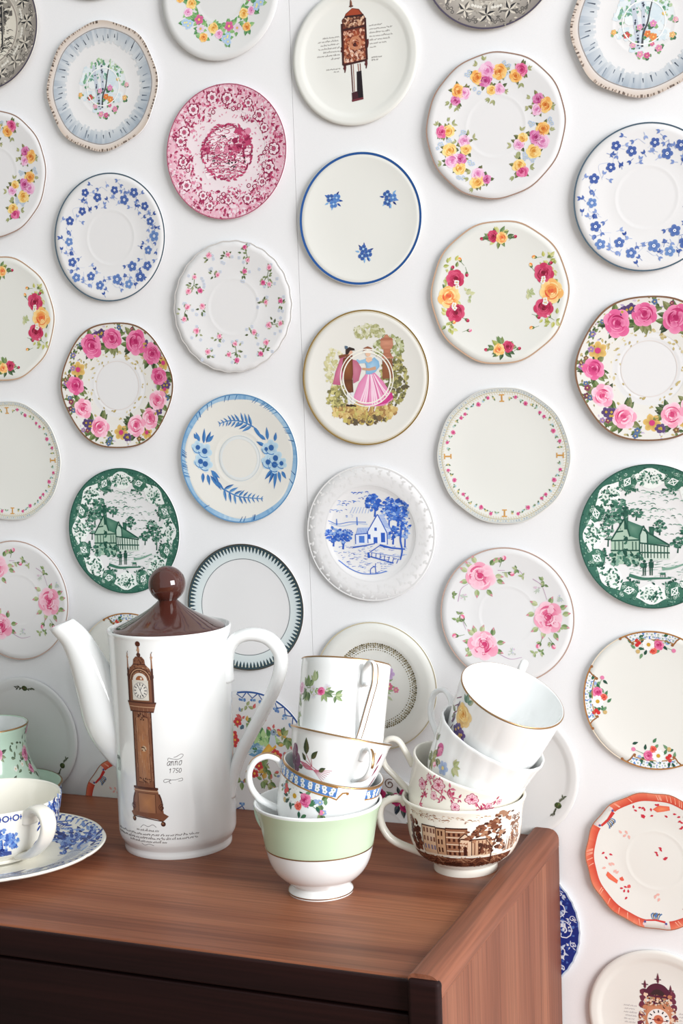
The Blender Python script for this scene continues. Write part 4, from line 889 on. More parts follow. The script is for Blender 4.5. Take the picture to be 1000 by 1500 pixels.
@design
def parrot():
    A = Art(211); E = Art(212); r = A.r; P = frame(371, 1106, 85, 94)
    b = (52, 92, 160)
    for k in range(9):
        c = pi / 2 + (k - .1) * 2 * pi / 9; L = []
        E.stroke([(.985 * cos(c + t * .045), .985 * sin(c + t * .045)) for t in range(-6, 7)], .03, b, None, 2)
        for j in (-.2, 0, .2):
            E.stroke([(.97 * cos(c + j - .085), .97 * sin(c + j - .085)), (.89 * cos(c + j), .89 * sin(c + j)), (.97 * cos(c + j + .085), .97 * sin(c + j + .085))], .018, b, None, 2)
            for q in range(7): E.blob(.86 * cos(c + j + r.uniform(-.06, .06)), .86 * sin(c + j + r.uniform(-.06, .06)), .022, r.choice([(120, 160, 206), (160, 190, 220), (90, 130, 190)]), 1, 6)
    for k in range(30): u, v = P(386 + r.uniform(-16, 16), 1083 + r.uniform(-12, 10)); A.leaf(u, v, r.uniform(0, 6.3), .16, .05, r.choice([(150, 196, 130), (110, 166, 96), (180, 212, 150), (80, 130, 80)]), None, 1 + k % 3)
    for k in range(20): u, v = P(380 + r.uniform(-14, 12), 1100 + r.uniform(-8, 8)); A.leaf(u, v, r.uniform(2.6, 3.6), .18, .04, r.choice([(150, 190, 214), (110, 160, 196), (190, 216, 226)]), None, 3)
    A.poly([P(395, 1092), P(405, 1085), P(408, 1095), P(392, 1108), P(380, 1112)], (226, 170, 60), 5, None, (240, 196, 90)); A.poly([P(397, 1090), P(400, 1076), P(406, 1076), P(408, 1090), P(402, 1096)], (206, 216, 224), 6); A.dot(*P(404, 1073), .05, (150, 170, 190), 7); A.dot(*P(405, 1072), .014, (30, 40, 60), 8)
    for x, y in ((345, 1080), (347, 1088), (344, 1094), (406, 1104), (410, 1108), (381, 1125), (374, 1137), (330, 1140), (420, 1130), (352, 1060)): flower(A, *P(x, y), .075, (206, 40, 44), (240, 180, 80), 5, r.random() * 6, 4)
    for x, y in ((392, 1128), (388, 1122), (386, 1146), (396, 1147), (418, 1078), (424, 1082), (420, 1090), (355, 1150), (365, 1060)): leaves(A, *P(x, y), .02, 5, .13, None, 2, [(120, 146, 90), (150, 160, 100), (206, 160, 70), (90, 120, 70)], .32)
    A.curve([P(382, 1140), P(388, 1130), P(395, 1120)], .014, (120, 90, 80), None, 2); A.curve([P(398, 1160), P(388, 1146), P(384, 1136)], .014, (120, 90, 80), None, 2); A.blob(*P(358, 1068), .04, (80, 110, 130), 4)
    for k in range(40): a = r.uniform(0, 6.3); q = r.uniform(.5, .78); leaves(A, q * cos(a), q * sin(a), 0, 2, .09, None, 1, [(206, 90, 90), (150, 160, 110), (120, 140, 180)], .3)
    return dict(mat='white', prof='coupe', arts=[('bird_and_flowers', A), ('blue_lace_border', E)])

@design
def woodland():
    A = Art(221); B = Art(222); r = A.r; k0, k1, k2, k3 = (40, 40, 44), (96, 92, 88), (150, 144, 134), (214, 206, 192)
    A.ring(.60, 1.0, (196, 190, 178), 1, c1=(140, 132, 126)); A.ring(.975, 1.0, (76, 70, 88), 3)
    for k in range(620):
        a = r.uniform(0, 6.3); q = r.uniform(.62, .96); l = r.uniform(.03, .08); A.leaf(q * cos(a), q * sin(a), r.uniform(0, 6.3), l, l * .22, r.choice([k2, k3, k1, (176, 168, 156)]), None, 2 + k % 3)
    for k in range(15):
        a = 2 * pi * k / 15; q = .80
        for j in range(5): A.leaf(q * cos(a), q * sin(a), a + pi + j * 1.2 - 2.4, .14, .035, r.choice([k0, k1]), k3, 5)
        for j in range(4): A.ring(.014, .026, k1, 6, n=9, x=(.88 + .03 * (j % 2)) * cos(a + .1 + .05 * j), y=(.88 + .03 * (j % 2)) * sin(a + .1 + .05 * j)); A.dot((.7) * cos(a + .1 + .06 * j), .7 * sin(a + .1 + .06 * j), .022, (226, 222, 212), 6)
    B.dot(0, 0, .62, (222, 216, 202), 1, 40)
    for k in range(150): u, v = r.uniform(-.5, .5), r.uniform(-.5, .0); B.curve([(u - .06, v), (u, v + .02), (u + .06, v - .01)], .02, r.choice([k0, k1, k2]), .006, 2 + k % 3, 3)
    for x, y, w, h in ((-.3, -.2, .4, .7), (.0, -.25, .4, .8), (.32, -.15, .36, .6)): tree(B, x, y, w, h, [k0, k1, k1, k2], 70, 5, k0, .13)
    for x in (-.3, -.1, .1, .3): B.stroke([(x, -.3), (x + .02, .3)], .03, k0, .02, 9); B.stroke([(x + .02, -.3), (x + .035, .3)], .01, k3, .008, 10)
    B.ring(.585, .61, (160, 150, 142), 8)
    return dict(mat='greywash', prof='saucer', arts=[('leaf_border', A), ('woodland_scene', B)])

@design
def flower_ring():
    A = Art(231); r = A.r
    for k in range(34):
        a = 2 * pi * k / 34 + r.uniform(-.03, .03); q = .60 + .09 * (k % 3 - 1); u, v = q * cos(a), q * sin(a); c = k % 6
        leaves(A, u, v, .04, 5, .10, None, 1, [(104, 160, 92), (74, 136, 80), (136, 184, 116)], .36)
        if c == 0: rose(A, u, v, .085, 'yel', r.random() * 6, 3)
        elif c == 1: rose(A, u, v, .07, 'soft', r.random() * 6, 3)
        elif c == 2:
            for j in range(4): flower(A, u + r.uniform(-.05, .05), v + r.uniform(-.05, .05), .06, (170, 200, 232), (236, 226, 150), 5, r.random(), 3)
        elif c == 3: flower(A, u, v, .08, (214, 80, 140), (240, 200, 110), 5, r.random(), 3)
        elif c == 4: flower(A, u, v, .075, (232, 206, 226), (226, 180, 90), 8, r.random(), 3)
        else: rose(A, u, v, .07, 'org', r.random() * 6, 3)
    for k in range(40):
        a = 2 * pi * k / 40; q = .47 + .02 * sin(k); A.leaf(q * cos(a), q * sin(a), a + pi / 2 + r.uniform(-.6, .6), .09, .024, (92, 150, 84), (120, 174, 104), 1)
    return dict(mat='grey', prof='saucer', arts=[('flower_wreath', A)])

@design
def navy_scroll():
    A = Art(241); r = A.r; b0, b1, w = (24, 48, 132), (50, 84, 170), (232, 236, 246)
    A.ring(0, .975, b0, 1, c1=b0)
    for k in range(700):
        a = r.uniform(0, 6.3); q = .96 * r.random() ** .5; A.blob(q * cos(a), q * sin(a), r.uniform(.012, .03), r.choice([b1, (36, 64, 150), (90, 124, 196)]), 2 + k % 2, 7, .5)
    for k in range(14):
        a = 2 * pi * k / 14; A.spiral(.74 * cos(a), .74 * sin(a), .155, w, .022, 1.5, a + 2, 5, 1 if k % 2 else -1); leaves(A, .74 * cos(a), .74 * sin(a), .05, 9, .09, None, 4, [w, (190, 206, 236)], .2); leaves(A, .88 * cos(a + .2), .88 * sin(a + .2), .03, 7, .06, None, 4, [w, (190, 206, 236)], .2); A.spiral(.90 * cos(a + .22), .90 * sin(a + .22), .05, w, .016, 1.2, a, 5)
        for j in range(8): u, v = .76 * cos(a + r.uniform(-.15, .15)), .76 * sin(a + r.uniform(-.15, .15)); A.leaf(u, v, r.uniform(0, 6.3), .07, .018, r.choice([w, (160, 184, 224)]), None, 4)
        for j in range(3): flower(A, .62 * cos(a + .15 * j), .62 * sin(a + .15 * j), .045, w, b0, 5, r.random(), 5)
    E = Art(242); E.ring(.972, 1.002, (176, 206, 236), 4, c1=(232, 238, 244))
    return dict(mat='bluewash', prof='coupe', scal=(40, .006), arts=[('scroll_print', A), ('rim_line', E)])

@design
def bell_clock():
    A = Art(251); T = Art(252); r = A.r; P = frame(745, 650, 620, 590); W = lambda *p: [P(*q) for q in p]
    pl, cp, cr = (86, 36, 58), (196, 130, 96), (236, 206, 180)
    A.poly(W((645, 560), (855, 555), (880, 860), (620, 860)), (186, 116, 82), 1)
    A.poly([P(745 + 115 * cos(t), 470 - 120 * sin(t)) for t in [pi * k / 16 for k in range(17)]], pl, 2, P(745, 420)); A.poly([P(745 + 66 * cos(t), 468 - 66 * sin(t)) for t in [pi * k / 12 for k in range(13)]], (60, 40, 44), 3, P(745, 450))
    for k in range(130): A.blob(*P(r.uniform(645, 850), r.uniform(455, 550)), r.uniform(.010, .024), r.choice([cp, cr, pl, (70, 40, 40), (150, 140, 110)]), 4 + k % 3, 7, .5)
    A.stroke(W((640, 465), (860, 465)), .03, pl, None, 7); A.poly(W((640, 545), (860, 540), (868, 800), (630, 800)), cp, 6, None, (226, 176, 146))
    for x, y, h in ((747, 355, 100), (632, 410, 80), (858, 440, 90)): A.leaf(*P(x, y), pi / 2, h / 590, .022, pl, (126, 66, 80), 8); A.stroke(W((x - 28, y - 40), (x + 28, y - 40)), .016, pl, None, 9); A.stroke(W((x, y), (x, y + 40)), .05, pl, .03, 8)
    for s in (-1, 1):
        for y in (440, 490, 550, 640, 720, 800): A.blob(*P(745 + s * (118 + (y - 440) * .09 + 12), y), .045, r.choice([pl, (110, 50, 70)]), 5, 9, .2, 1.1); A.blob(*P(745 + s * (108 + (y - 440) * .06), y + 20), .03, r.choice([cr, cp]), 9)
    c = P(748, 668); A.dot(c[0], c[1], .16, (240, 238, 234), 10, 28)
    for k in range(12): a = 2 * pi * k / 12; A.stroke([(c[0] + q * cos(a), c[1] + q * sin(a)) for q in (.105, .145)], .022, (50, 54, 64), .014, 11)
    A.dot(c[0], c[1], .07, (206, 120, 90), 11, 16); A.stroke([P(690, 672), P(830, 678)], .018, (150, 60, 50), .01, 12); A.dot(c[0], c[1], .025, (130, 50, 44), 13)
    for k in range(150):
        t = r.uniform(0, 6.3); q = r.uniform(.19, .28); A.blob(c[0] + q * cos(t), c[1] + q * sin(t) * 1.1, r.uniform(.008, .018), r.choice([cr, cp, (150, 90, 66)]), 8 + k % 2, 6, .5)
    lines_block(T, *P(555, 580), [.18, .17, .18, .16, .18, .17, .18, .1], .05, .02, (180, 178, 182), .006, 'r'); lines_block(T, *P(930, 600), [.3, .28, .3, .3, .26, .3, .28, .2], .05, .02, (180, 178, 182), .006)
    A.stroke(W((640, 860), (860, 860)), .04, pl, None, 9)
    return dict(mat='cream', prof='flat', arts=[('clock_picture', A), ('script_lettering', T)])

@design
def dark_red_flowers():
    A = Art(261); r = A.r
    for k in range(9):
        a = .3 + 2 * pi * k / 9; q = .70; u, v = q * cos(a), q * sin(a)
        leaves(A, u, v, .1, 12, .17, None, 1, [(40, 56, 60), (60, 90, 70), (30, 40, 70), (90, 120, 90)], .26)
        for j in range(3): rose(A, u + .11 * cos(2.1 * j + a), v + .11 * sin(2.1 * j + a), .10, ((84, 6, 40), (150, 20, 74), (196, 60, 116)), r.random() * 6, 3)
        A.spiral(.86 * cos(a + .35), .86 * sin(a + .35), .09, (110, 80, 70), .02, 1.4, a, 2); A.blob(.62 * cos(a + .35), .62 * sin(a + .35), .05, (40, 110, 80), 2)
    return dict(mat='white', prof='saucer', arts=[('flower_sprays', A)])

@design
def beige_rim():
    A = Art(271); A.ring(.95, 1.0, (206, 186, 160), 1); A.ring(.9, .93, (222, 208, 186), 1)
    return dict(mat='cream', prof='coupe', arts=[('rim_line', A)])

PCACHE = {}
NS = 112
def plate_parts(dname, R):
    if dname in PCACHE: return PCACHE[dname]
    d = DES[dname](); prof = [(a, (1.5 + (b - 3) * .52) * .001) for a, b in PROF[d['prof']]]; ns, amp = d.get('scal', (0, 0))
    rr = np.array([p[0] for p in prof]); hh = np.array([p[1] for p in prof])
    def rs(r, t): return 1 + amp * np.cos(ns * t) * np.minimum(r, 1.05) ** 5
    def mp(u, v, off):
        r = np.hypot(u, v); k = np.minimum(1, 1.003 / np.maximum(r, 1e-9)); u, v, r = u * k, v * k, r * k; t = np.arctan2(v, u); s = R * rs(r, t)
        return np.stack([u * s, -(np.interp(r, rr, hh) + off), v * s], 1)
    vs_, fs = [(0, -prof[0][1], 0)], []
    he = prof[-1][1]
    rows = list(prof[1:]) + [(1.005, he - .0005), (.996, he - .0010), (.90, he - .0018), (.66, .0005), (.62, 0), (.56, 0)]
    for a, h in rows:
        for k in range(NS):
            t = 2 * pi * k / NS; s = R * a * float(rs(a, t)); vs_.append((s * cos(t), -h, s * sin(t)))
    for k in range(NS): fs.append((0, 1 + k, 1 + (k + 1) % NS))
    for i in range(len(rows) - 1):
        for k in range(NS):
            a, b = 1 + i * NS + k, 1 + i * NS + (k + 1) % NS; fs.append((a, a + NS, b + NS, b))
    fs.append(tuple(1 + (len(rows) - 1) * NS + k for k in range(NS)))
    body = mesh_obj('plate_print', vs_, fs, M_PLATE[d['mat']])  # wallpaper print built as a shallow plate so its relief casts shadows
    kids = [emit(A, n, mp, M_PRINT, body, .16) for n, A in d['arts']]
    PCACHE[dname] = (body, [k for k in kids if k]); body['_used'] = 0
    return PCACHE[dname]

CX = dict(A=-.7405, B=-.6313, C=-.5223, E=-.4117, D=-.3035, F=-.1945)
def cz(col, i): return ((.2331 if col in 'BEF' else .2925) - .12075 * i) + .3584 + ZT
RAD = dict(birch=.0512, flower_ring=.0505, red_transfer=.0523, lantern_clock=.0508, blue_line=.0503, mixed_roses=.0526, blue_flowers=.0518, rosebuds=.0518, courting_couple=.052, country_roses=.0526, rose_wreath=.0524, delft=.0518, garland_border=.051, cottage_blue=.0533, green_transfer=.0526, pink_roses=.052, spear_border=.0518, gold_filigree=.051, cartouches=.0515, orange_rim=.0518, green_sprigs=.0525, parrot=.0518, woodland=.0518, navy_scroll=.0518, bell_clock=.052, dark_red_flowers=.051, beige_rim=.0518)
PL = [
 ('A', 0, 'woodland', 'dark grey woodland transfer plate print cut off at the top left corner'),
 ('A', 1, 'mixed_roses', 'white plate print with small pink and orange rose sprays, cut by the left edge'),
 ('A', 2, 'country_roses', 'cream plate print with red and yellow rose bouquets, cut by the left edge'),
 ('A', 3, 'garland_border', 'cream plate print with thin rosebud garland border, cut by the left edge'),
 ('A', 4, 'pink_roses', 'white plate print with large pink roses beside the coffee pot spout'),
 ('A', 5, 'green_sprigs', 'plain grey-white plate print with tiny green sprigs behind the mint cup'),
 ('B', -1, 'beige_rim', 'sliver of a beige rimmed plate print at the top edge above the birch plate'),
 ('B', 0, 'birch', 'whole grey-banded plate print with birch trees and flowers, upper left'),
 ('B', 1, 'blue_flowers', 'whole white plate print with wreath of small blue flowers, left of the rosebud plate'),
 ('B', 2, 'rose_wreath', 'whole plate print with dense magenta rose wreath, above the green plate at left'),
 ('B', 3, 'green_transfer', 'whole green transfer plate print of a timbered village, above the coffee pot lid'),
 ('B', 4, 'cartouches', 'plate print with blue and gold border mostly hidden behind the coffee pot'),
 ('B', 5, 'orange_rim', 'orange-rimmed plate print hidden behind the coffee pot, only red bits showing'),
 ('C', 0, 'flower_ring', 'pale plate print with ring of pastel garden flowers at the top edge'),
 ('C', 1, 'red_transfer', 'crimson and pink transfer plate print with dense floral border'),
 ('C', 2, 'rosebuds', 'white fluted-edge plate print scattered with tiny pink rosebud sprigs'),
 ('C', 3, 'delft', 'cream plate print showing hand-painted blue flowers and feathery leaves'),
 ('C', 4, 'spear_border', 'white plate print with pale blue band and black spear-tooth border'),
 ('C', 5, 'parrot', 'plate print with colourful bird and blue lace edge behind the pot handle'),
 ('E', 0, 'lantern_clock', 'cream plate print with brown lantern clock and weights, top centre'),
 ('E', 1, 'blue_line', 'cream plate print with bold blue rim line and three small blue sprigs'),
 ('E', 2, 'courting_couple', 'ivory plate print with courting couple in a garden and gold rim'),
 ('E', 3, 'cottage_blue', 'white plate print with embossed rim and blue cottage landscape in the well'),
 ('E', 4, 'gold_filigree', 'cream plate print with gold dotted net band behind the tall mug'),
 ('E', 5, 'dark_red_flowers', 'plate print with dark red flowers glimpsed between the two cup stacks'),
 ('D', 0, 'woodland', 'grey leaf-bordered plate print cut off by the top edge right of centre'),
 ('D', 1, 'mixed_roses', 'whole white plate print with small pink and orange rose sprays, upper right'),
 ('D', 2, 'country_roses', 'whole cream plate print with four red and yellow rose bouquets'),
 ('D', 3, 'garland_border', 'whole cream plate print with thin rosebud garland border'),
 ('D', 4, 'pink_roses', 'white plate print with three large pink roses above the tilted white cup'),
 ('D', 5, 'green_sprigs', 'plain grey-white plate print with a green sprig behind the right cup stack'),
 ('D', 6, 'navy_scroll', 'dark blue scroll plate print half hidden behind the sideboard end panel'),
 ('F', 0, 'birch', 'grey-banded birch tree plate print cut off at the top right corner'),
 ('F', 1, 'blue_flowers', 'white plate print with blue flower wreath, cut by the right edge'),
 ('F', 2, 'rose_wreath', 'plate print with dense magenta rose wreath, cut by the right edge'),
 ('F', 3, 'green_transfer', 'green transfer village plate print cut by the right edge'),
 ('F', 4, 'cartouches', 'cream plate print with blue and gold cartouches and posies at the right edge'),
 ('F', 5, 'orange_rim', 'cream plate print with wavy orange rim at the lower right'),
 ('F', 6, 'bell_clock', 'cream plate print with ornate brass clock at the bottom right corner'),
]
for col, i, dn, label in PL:
    body, kids = plate_parts(dn, RAD[dn])
    if body['_used']:
        b2 = body.copy(); COL.objects.link(b2)
        for k in kids:
            c = k.copy(); COL.objects.link(c); c.parent = b2
        body_ = b2
    else: body_ = body; body['_used'] = 1
    body_.location = (CX[col], YW - .0001, cz(col, i)); tag(body_, label, 'plate', 'wallpaper plate prints built in shallow relief')
for o in bpy.data.objects:
    if '_used' in o.keys(): del o['_used']
# ------------------------------------------------------------------ vessels
def lathe(name, rows, material, parent, ns=96, flute=None, closed_top=False):
    """rows: (r, z) from the first to the last ring; r = 0 makes a pole"""
    vs_, fs, prev = [], [], None
    for r, z in rows:
        if r < 1e-6: cur = [len(vs_)]; vs_.append((0, 0, z))
        else:
            cur = list(range(len(vs_), len(vs_) + ns))
            for k in range(ns):
                t = 2 * pi * k / ns; q = r * (flute(t, z) if flute else 1); vs_.append((q * cos(t), q * sin(t), z))
        if prev is not None:
            for k in range(ns):
                k2 = (k + 1) % ns
                if len(prev) == 1 and len(cur) > 1: fs.append((prev[0], cur[k2], cur[k]))
                elif len(cur) == 1 and len(prev) > 1: fs.append((prev[k], prev[k2], cur[0]))
                elif len(cur) > 1: fs.append((prev[k], prev[k2], cur[k2], cur[k]))
        prev = cur
    return mesh_obj(name, vs_, fs, material, parent, True, 50)

def smooth_prof(pts, n=5):
    q = catmull([(p[0], p[1], 0) for p in pts], n); return [(max(p.x, 0), p.y) for p in q]

def cup_rows(outer, th, floor_z):
    """outer profile foot -> rim as (r,z); returns closed rows: under foot, outside, lip, inside"""
    f0 = outer[0]
    rows = [(0, f0[1] + .0022), (f0[0] - .0035, f0[1] + .0020), (f0[0] - .0022, f0[1]), ] + list(outer)
    top = outer[-1]
    rows += [(top[0] - th * .15, top[1] + th * .38), (top[0] - th * .5, top[1] + th * .5), (top[0] - th * .85, top[1] + th * .35)]
    inner = [(r - th, z) for r, z in outer if z > floor_z + .003 and r - th > .004][::-1]
    rows += inner
    r0 = inner[-1][0]
    rows += [(r0 * .85, floor_z + .0012), (r0 * .55, floor_z), (0, floor_z)]
    return rows

def sweep(name, pts, material, parent, wa, wb, n=10, seg=14, power=1.0, taper=None):
    """pts (x,z) in the handle plane; wa half-thickness in plane, wb half-width across"""
    P = [Vector((p[0], 0, p[1])) for p in pts]; C_ = catmull([tuple(p) for p in P], n); vs_, fs = [], []
    N_ = len(C_)
    for i, c in enumerate(C_):
        t = (C_[min(i + 1, N_ - 1)] - C_[max(i - 1, 0)]).normalized(); nn = Vector((t.z, 0, -t.x))
        k = i / (N_ - 1); a, b = (wa, wb) if not taper else (wa * taper(k)[0], wb * taper(k)[1])
        for j in range(seg):
            u = 2 * pi * j / seg; cu, su = cos(u), sin(u)
            cu = math.copysign(abs(cu) ** power, cu); su = math.copysign(abs(su) ** power, su)
            p = c + nn * a * cu + Vector((0, 1, 0)) * b * su; vs_.append(p)
    for i in range(N_ - 1):
        for j in range(seg): a, b = i * seg + j, i * seg + (j + 1) % seg; fs.append((a, b, b + seg, a + seg))
    fs.append(tuple(range(seg))[::-1]); fs.append(tuple((N_ - 1) * seg + j for j in range(seg)))
    o = mesh_obj(name, vs_, fs, material, parent); o['_path'] = 0; del o['_path']
    return o

def ends(L, O):
    """handle ends sit inside the wall thickness"""
    L = list(L)
    for i in (0, -1):
        z = L[i][1]; L[i] = (float(np.interp(z, [p[1] for p in O], [p[0] for p in O])) - .0003, z)
    return L

def pose(base, N_, h):
    z = Vector(N_).normalized(); x = Vector(h); x = (x - z * x.dot(z)).normalized(); y = z.cross(x)
    return Matrix(((x.x, y.x, z.x, base[0]), (x.y, y.y, z.y, base[1]), (x.z, y.z, z.z, base[2] + ZT), (0, 0, 0, 1)))

def vessel(name, label, cat, base, N_, h, group=None, size=1.0):
    e = empty(name); m = pose(base, N_, h) @ Matrix.Scale(size, 4); e.matrix_world = m
    tag(e, label, cat, group)
    c = m.inverted() @ CAMP; return e, atan2(c.y, c.x)

def wrap(outer, th0, flute=None):
    """paint mapping: u metres of arc to the right of the camera-facing meridian, v height"""
    zz = np.array([p[1] for p in outer]); rr = np.array([p[0] for p in outer]); Rm = float(rr.max())
    o = np.argsort(zz, kind='stable'); zz, rr = zz[o], rr[o]
    def mp(u, v, off):
        t = th0 + u / Rm; r = np.interp(v, zz, rr)
        if flute: r = r * np.array([flute(a, b) for a, b in zip(t, v)])
        r = r + off; return np.stack([r * np.cos(t), r * np.sin(t), v], 1)
    return mp, Rm

def gilt(name, e, r, z, w, flute=None, ns=96, mat_=None):
    """thin gilded band round a vessel"""
    return lathe(name, [(r, z - w / 2), (r + .00022, z - w / 2), (r + .00022, z + w / 2), (r, z + w / 2)], mat_ or M_GOLD, e, ns, flute)

def gilt_lip(e, outer, th, flute=None):
    t = outer[-1]; r, z = t
    return lathe('gilded_rim', [(r + .0001, z - .0003), (r + .00016, z), (r - th * .12, z + th * .44), (r - th * .38, z + th * .55), (r - th * .4, z + th * .50)], M_GOLD, e, 96, flute)

CUPS = 'stacked tea cups on the sideboard'
mm = lambda L: [(a * .001, b * .001) for a, b in L]

# --- stack one: green-banded cup
e, th = vessel('tea_cup', 'footed white tea cup with pale green band, bottom of the left stack', 'cup', (-.3956, .9105, 0), (0, 0, 1), (-.959, .284, 0), CUPS)
out = mm([(22.3, 0), (22.6, 1.0)]) + smooth_prof(mm([(22.2, 2.2), (20.2, 4.6), (19.8, 6.4), (23.5, 9), (30, 15), (34.2, 22), (36.8, 31), (38.6, 42), (41, 54), (44.2, 63.5)]))
lathe('bowl', cup_rows(out, .0018, .0085), M_POT, e)
b0 = [p for p in out if p[1] >= .0335]
r_at = lambda O, z: float(np.interp(z, [p[1] for p in O], [p[0] for p in O]))
lathe('green_band', [(r_at(out, .0335), .0335)] + [(r + .00018, z) for r, z in b0 if z < .0622] + [(r_at(out, .0622) + .00018, .0622), (r_at(out, .0622), .0622)], mat('pale_green_enamel', (204, 226, 196), .14, 0, .5, .2), e)
gilt('gilded_line', e, r_at(out, .0335), .0333, .0008); gilt('gilded_line', e, r_at(out, .0012), .0014, .0007)
sweep('handle', ends(mm([(40, 55.5), (49, 56), (55, 51), (54.5, 43), (48, 35), (35, 27)]), out), M_MINT, e, .0022, .0036)

# --- stack one: blue trellis cup
e, th = vessel('tea_cup', 'tea cup with blue trellis band and daisy posy, second from bottom in left stack', 'cup', (-0.4002, 0.9143, 0.0310), (.257, .047, .965), (-.893, -.369, .256), CUPS, 0.9942)
out = mm([(17, 0), (17.3, 1)]) + smooth_prof(mm([(17, 2.5), (20, 5), (26, 10), (31, 18), (33.4, 28), (34.6, 40), (35.6, 56)]))
lathe('bowl', cup_rows(out, .0016, .005), M_POT, e)
A = Art(301); Gd = Art(302); mp, Rm = wrap(out, th)
SC = .0356
def band(a0, a1, z0, z1): return lambda t, q: (a0 + (a1 - a0) * t, z1 + (z0 - z1) * q)
for a0, a1 in ((-.066, .006), (.0285, .075)):
    B_ = Art(303); f = band(a0, a1, .0484, .0548); blue_band(B_, f, 0, 1, .0018, 0, int((a1 - a0) / .0052)); A.t += B_.t; A.c += B_.c; A.l += B_.l
    Gd.stroke([(a0, .0480), (a1 - .003, .0477), (a1 + .001, .0468), (a1 + .002, .049), (a1 + .004, .052), (a1 + .007, .0528)], .0010, (170, 124, 62), None, 6)
    Gd.stroke([(a0, .0553), (a1, .0553)], .0008, (170, 124, 62), None, 6); Gd.dot(a1 + .0075, .0522, .0010, (160, 110, 56), 7)
posy(A, lambda x, y: (x - .0197, y + .0402), .066)
for x, y in ((-.036, .042), (-.0035, .0424), (.0005, .036), (.03, .034)): flower(A, x, y, .0022, (140, 170, 214), (240, 220, 150), 5, 1.0, 3); leaves(A, x, y, .002, 4, .005, None, 1)
emit(A, 'trellis_and_posy', mp, M_ENAMEL, e, .0025); emit(Gd, 'gilt_scrolls', mp, M_ENAMEL, e, .0025); gilt_lip(e, out, .0016)
hp = ends(mm([(33.5, 49.5), (39.5, 54), (47, 54.5), (54, 49), (56, 40), (52.5, 30.5), (44.5, 23.5), (31.5, 19.5)]), out)
hd = sweep('handle', hp, M_POT, e, .0023, .0030)
g = sweep('gilding', [(a + b, c + d) for (a, c), (b, d) in zip(hp[0:5], mm([(0, 2.2), (-.8, 2.0), (.5, 2.2), (1.8, 1.4), (2.3, .3)]))], M_GOLD, None, .0003, .0015); g.parent = hd

# --- stack one: purple flower cup
e, th = vessel('tea_cup', 'flared white tea cup with purple flower and dark leaves, third in left stack', 'cup', (-.39, .9121, .0565), (.131, .28, .951), (.78, -.621, .075), CUPS)
out = mm([(15, 0), (15.3, 1)]) + smooth_prof(mm([(15, 2.5), (17.5, 6), (23.5, 15), (28.4, 26), (31.4, 36), (33.2, 44), (34.2, 49), (35.8, 52)]))
lathe('bowl', cup_rows(out, .0015, .005), M_POT, e)
A = Art(311); mp, Rm = wrap(out, th); r = A.r
for k in range(9): A.petal(-.0425 + r.uniform(-.002, .002), .031 + r.uniform(-.003, .003), r.uniform(0, 6.3), .0085, .0040, (62, 8, 44), (110, 30, 84), 2 + k % 4)
for x, y, a, l in ((-.0255, .0355, 1.65, .0115), (-.0205, .0335, .85, .0080), (-.0260, .0315, 2.3, .0065), (-.0130, .0262, .5, .0065), (-.030, .0275, 3.4, .007)):
    A.leaf(x, y, a, l, l * .27, (58, 70, 44), (84, 84, 52), 4); A.stroke([(x, y), (-.0195, .0285)], .0005, (190, 110, 120), None, 2)
for a in range(7): A.curve([(-.034 + .001 * a, .0305 - .0006 * a), (-.022, .0285 - .0004 * a), (-.009 + .0012 * a, .020 + .0014 * a)], .0005, (200, 110, 130), .0003, 2)
for x, y in ((.039, .046), (.040, .038), (.045, .030), (.050, .024)): A.leaf(x, y, -1.9, .010, .0012, (150, 40, 90) if y > .03 else (180, 60, 100), (120, 30, 70), 3)
for x, y, a in ((.0295, .046, -1.4), (.0315, .038, -1.6)): A.leaf(x, y, a, .007, .0012, (214, 160, 90), (150, 90, 60), 3)
emit(A, 'purple_spray', mp, M_ENAMEL, e, .0025); gilt_lip(e, out, .0015)
hp = ends(mm([(31, 38.7), (34.6, 45.5), (40, 47.6), (45, 44.2), (46.8, 37), (43.5, 30.2), (36.5, 26.5), (28, 24.5)]), out)
hd = sweep('handle', hp, M_POT, e, .0014, .0022)
g = sweep('gilding', [(a * 1.0 + .0014, b + .0006) for a, b in hp[1:6]], M_GOLD, None, .0003, .0010); g.parent = hd

# --- stack one: tall mug
e, th = vessel('coffee_mug', 'straight white mug with rosebud sprig and gilded scroll handle, top of left stack', 'mug', (-0.3842, 0.9233, 0.0941), (-.001, .316, .949), (.72, -.658, .22), CUPS, 1.0107)
out = mm([(22, 0), (22.4, .8)]) + smooth_prof(mm([(24, 2), (27.5, 4.5), (29.4, 8), (29.9, 16), (30.2, 35), (30.9, 62)]))
lathe('bowl', cup_rows(out, .0015, .005), M_POT, e)
A = Art(321); mp, Rm = wrap(out, th); r = A.r
gm = [(112, 142, 88), (140, 164, 110), (90, 118, 76), (170, 186, 140)]
leaves(A, -.0225, .043, .002, 14, .0068, None, 1, gm, .3); leaves(A, -.016, .0475, .001, 4, .0065, 1.7, 2, gm, .26, 1.4); leaves(A, -.0085, .041, .001, 6, .006, -.5, 2, gm, .24, 2.2)
A.curve([(-.024, .044), (-.014, .0435), (-.005, .0405), (.003, .0395)], .0005, (120, 146, 90), .0003, 1); leaves(A, .0, .0395, .0005, 6, .0052, -.2, 2, gm, .24, 2.4)
rose(A, -.0105, .0418, .0030, 'hot', .3, 4); rose(A, -.0325, .0440, .0046, 'soft', .3, 4)
for x, y in ((-.0165, .039), (-.006, .0445), (-.0175, .0435)): flower(A, x, y, .0026, (222, 220, 230), (220, 210, 190), 5, r.random(), 2, (236, 234, 240))
for k in range(8): leaves(A, -.034 + r.uniform(-.003, .003), r.uniform(.02, .04), 0, 2, .005, None, 1, gm, .3)
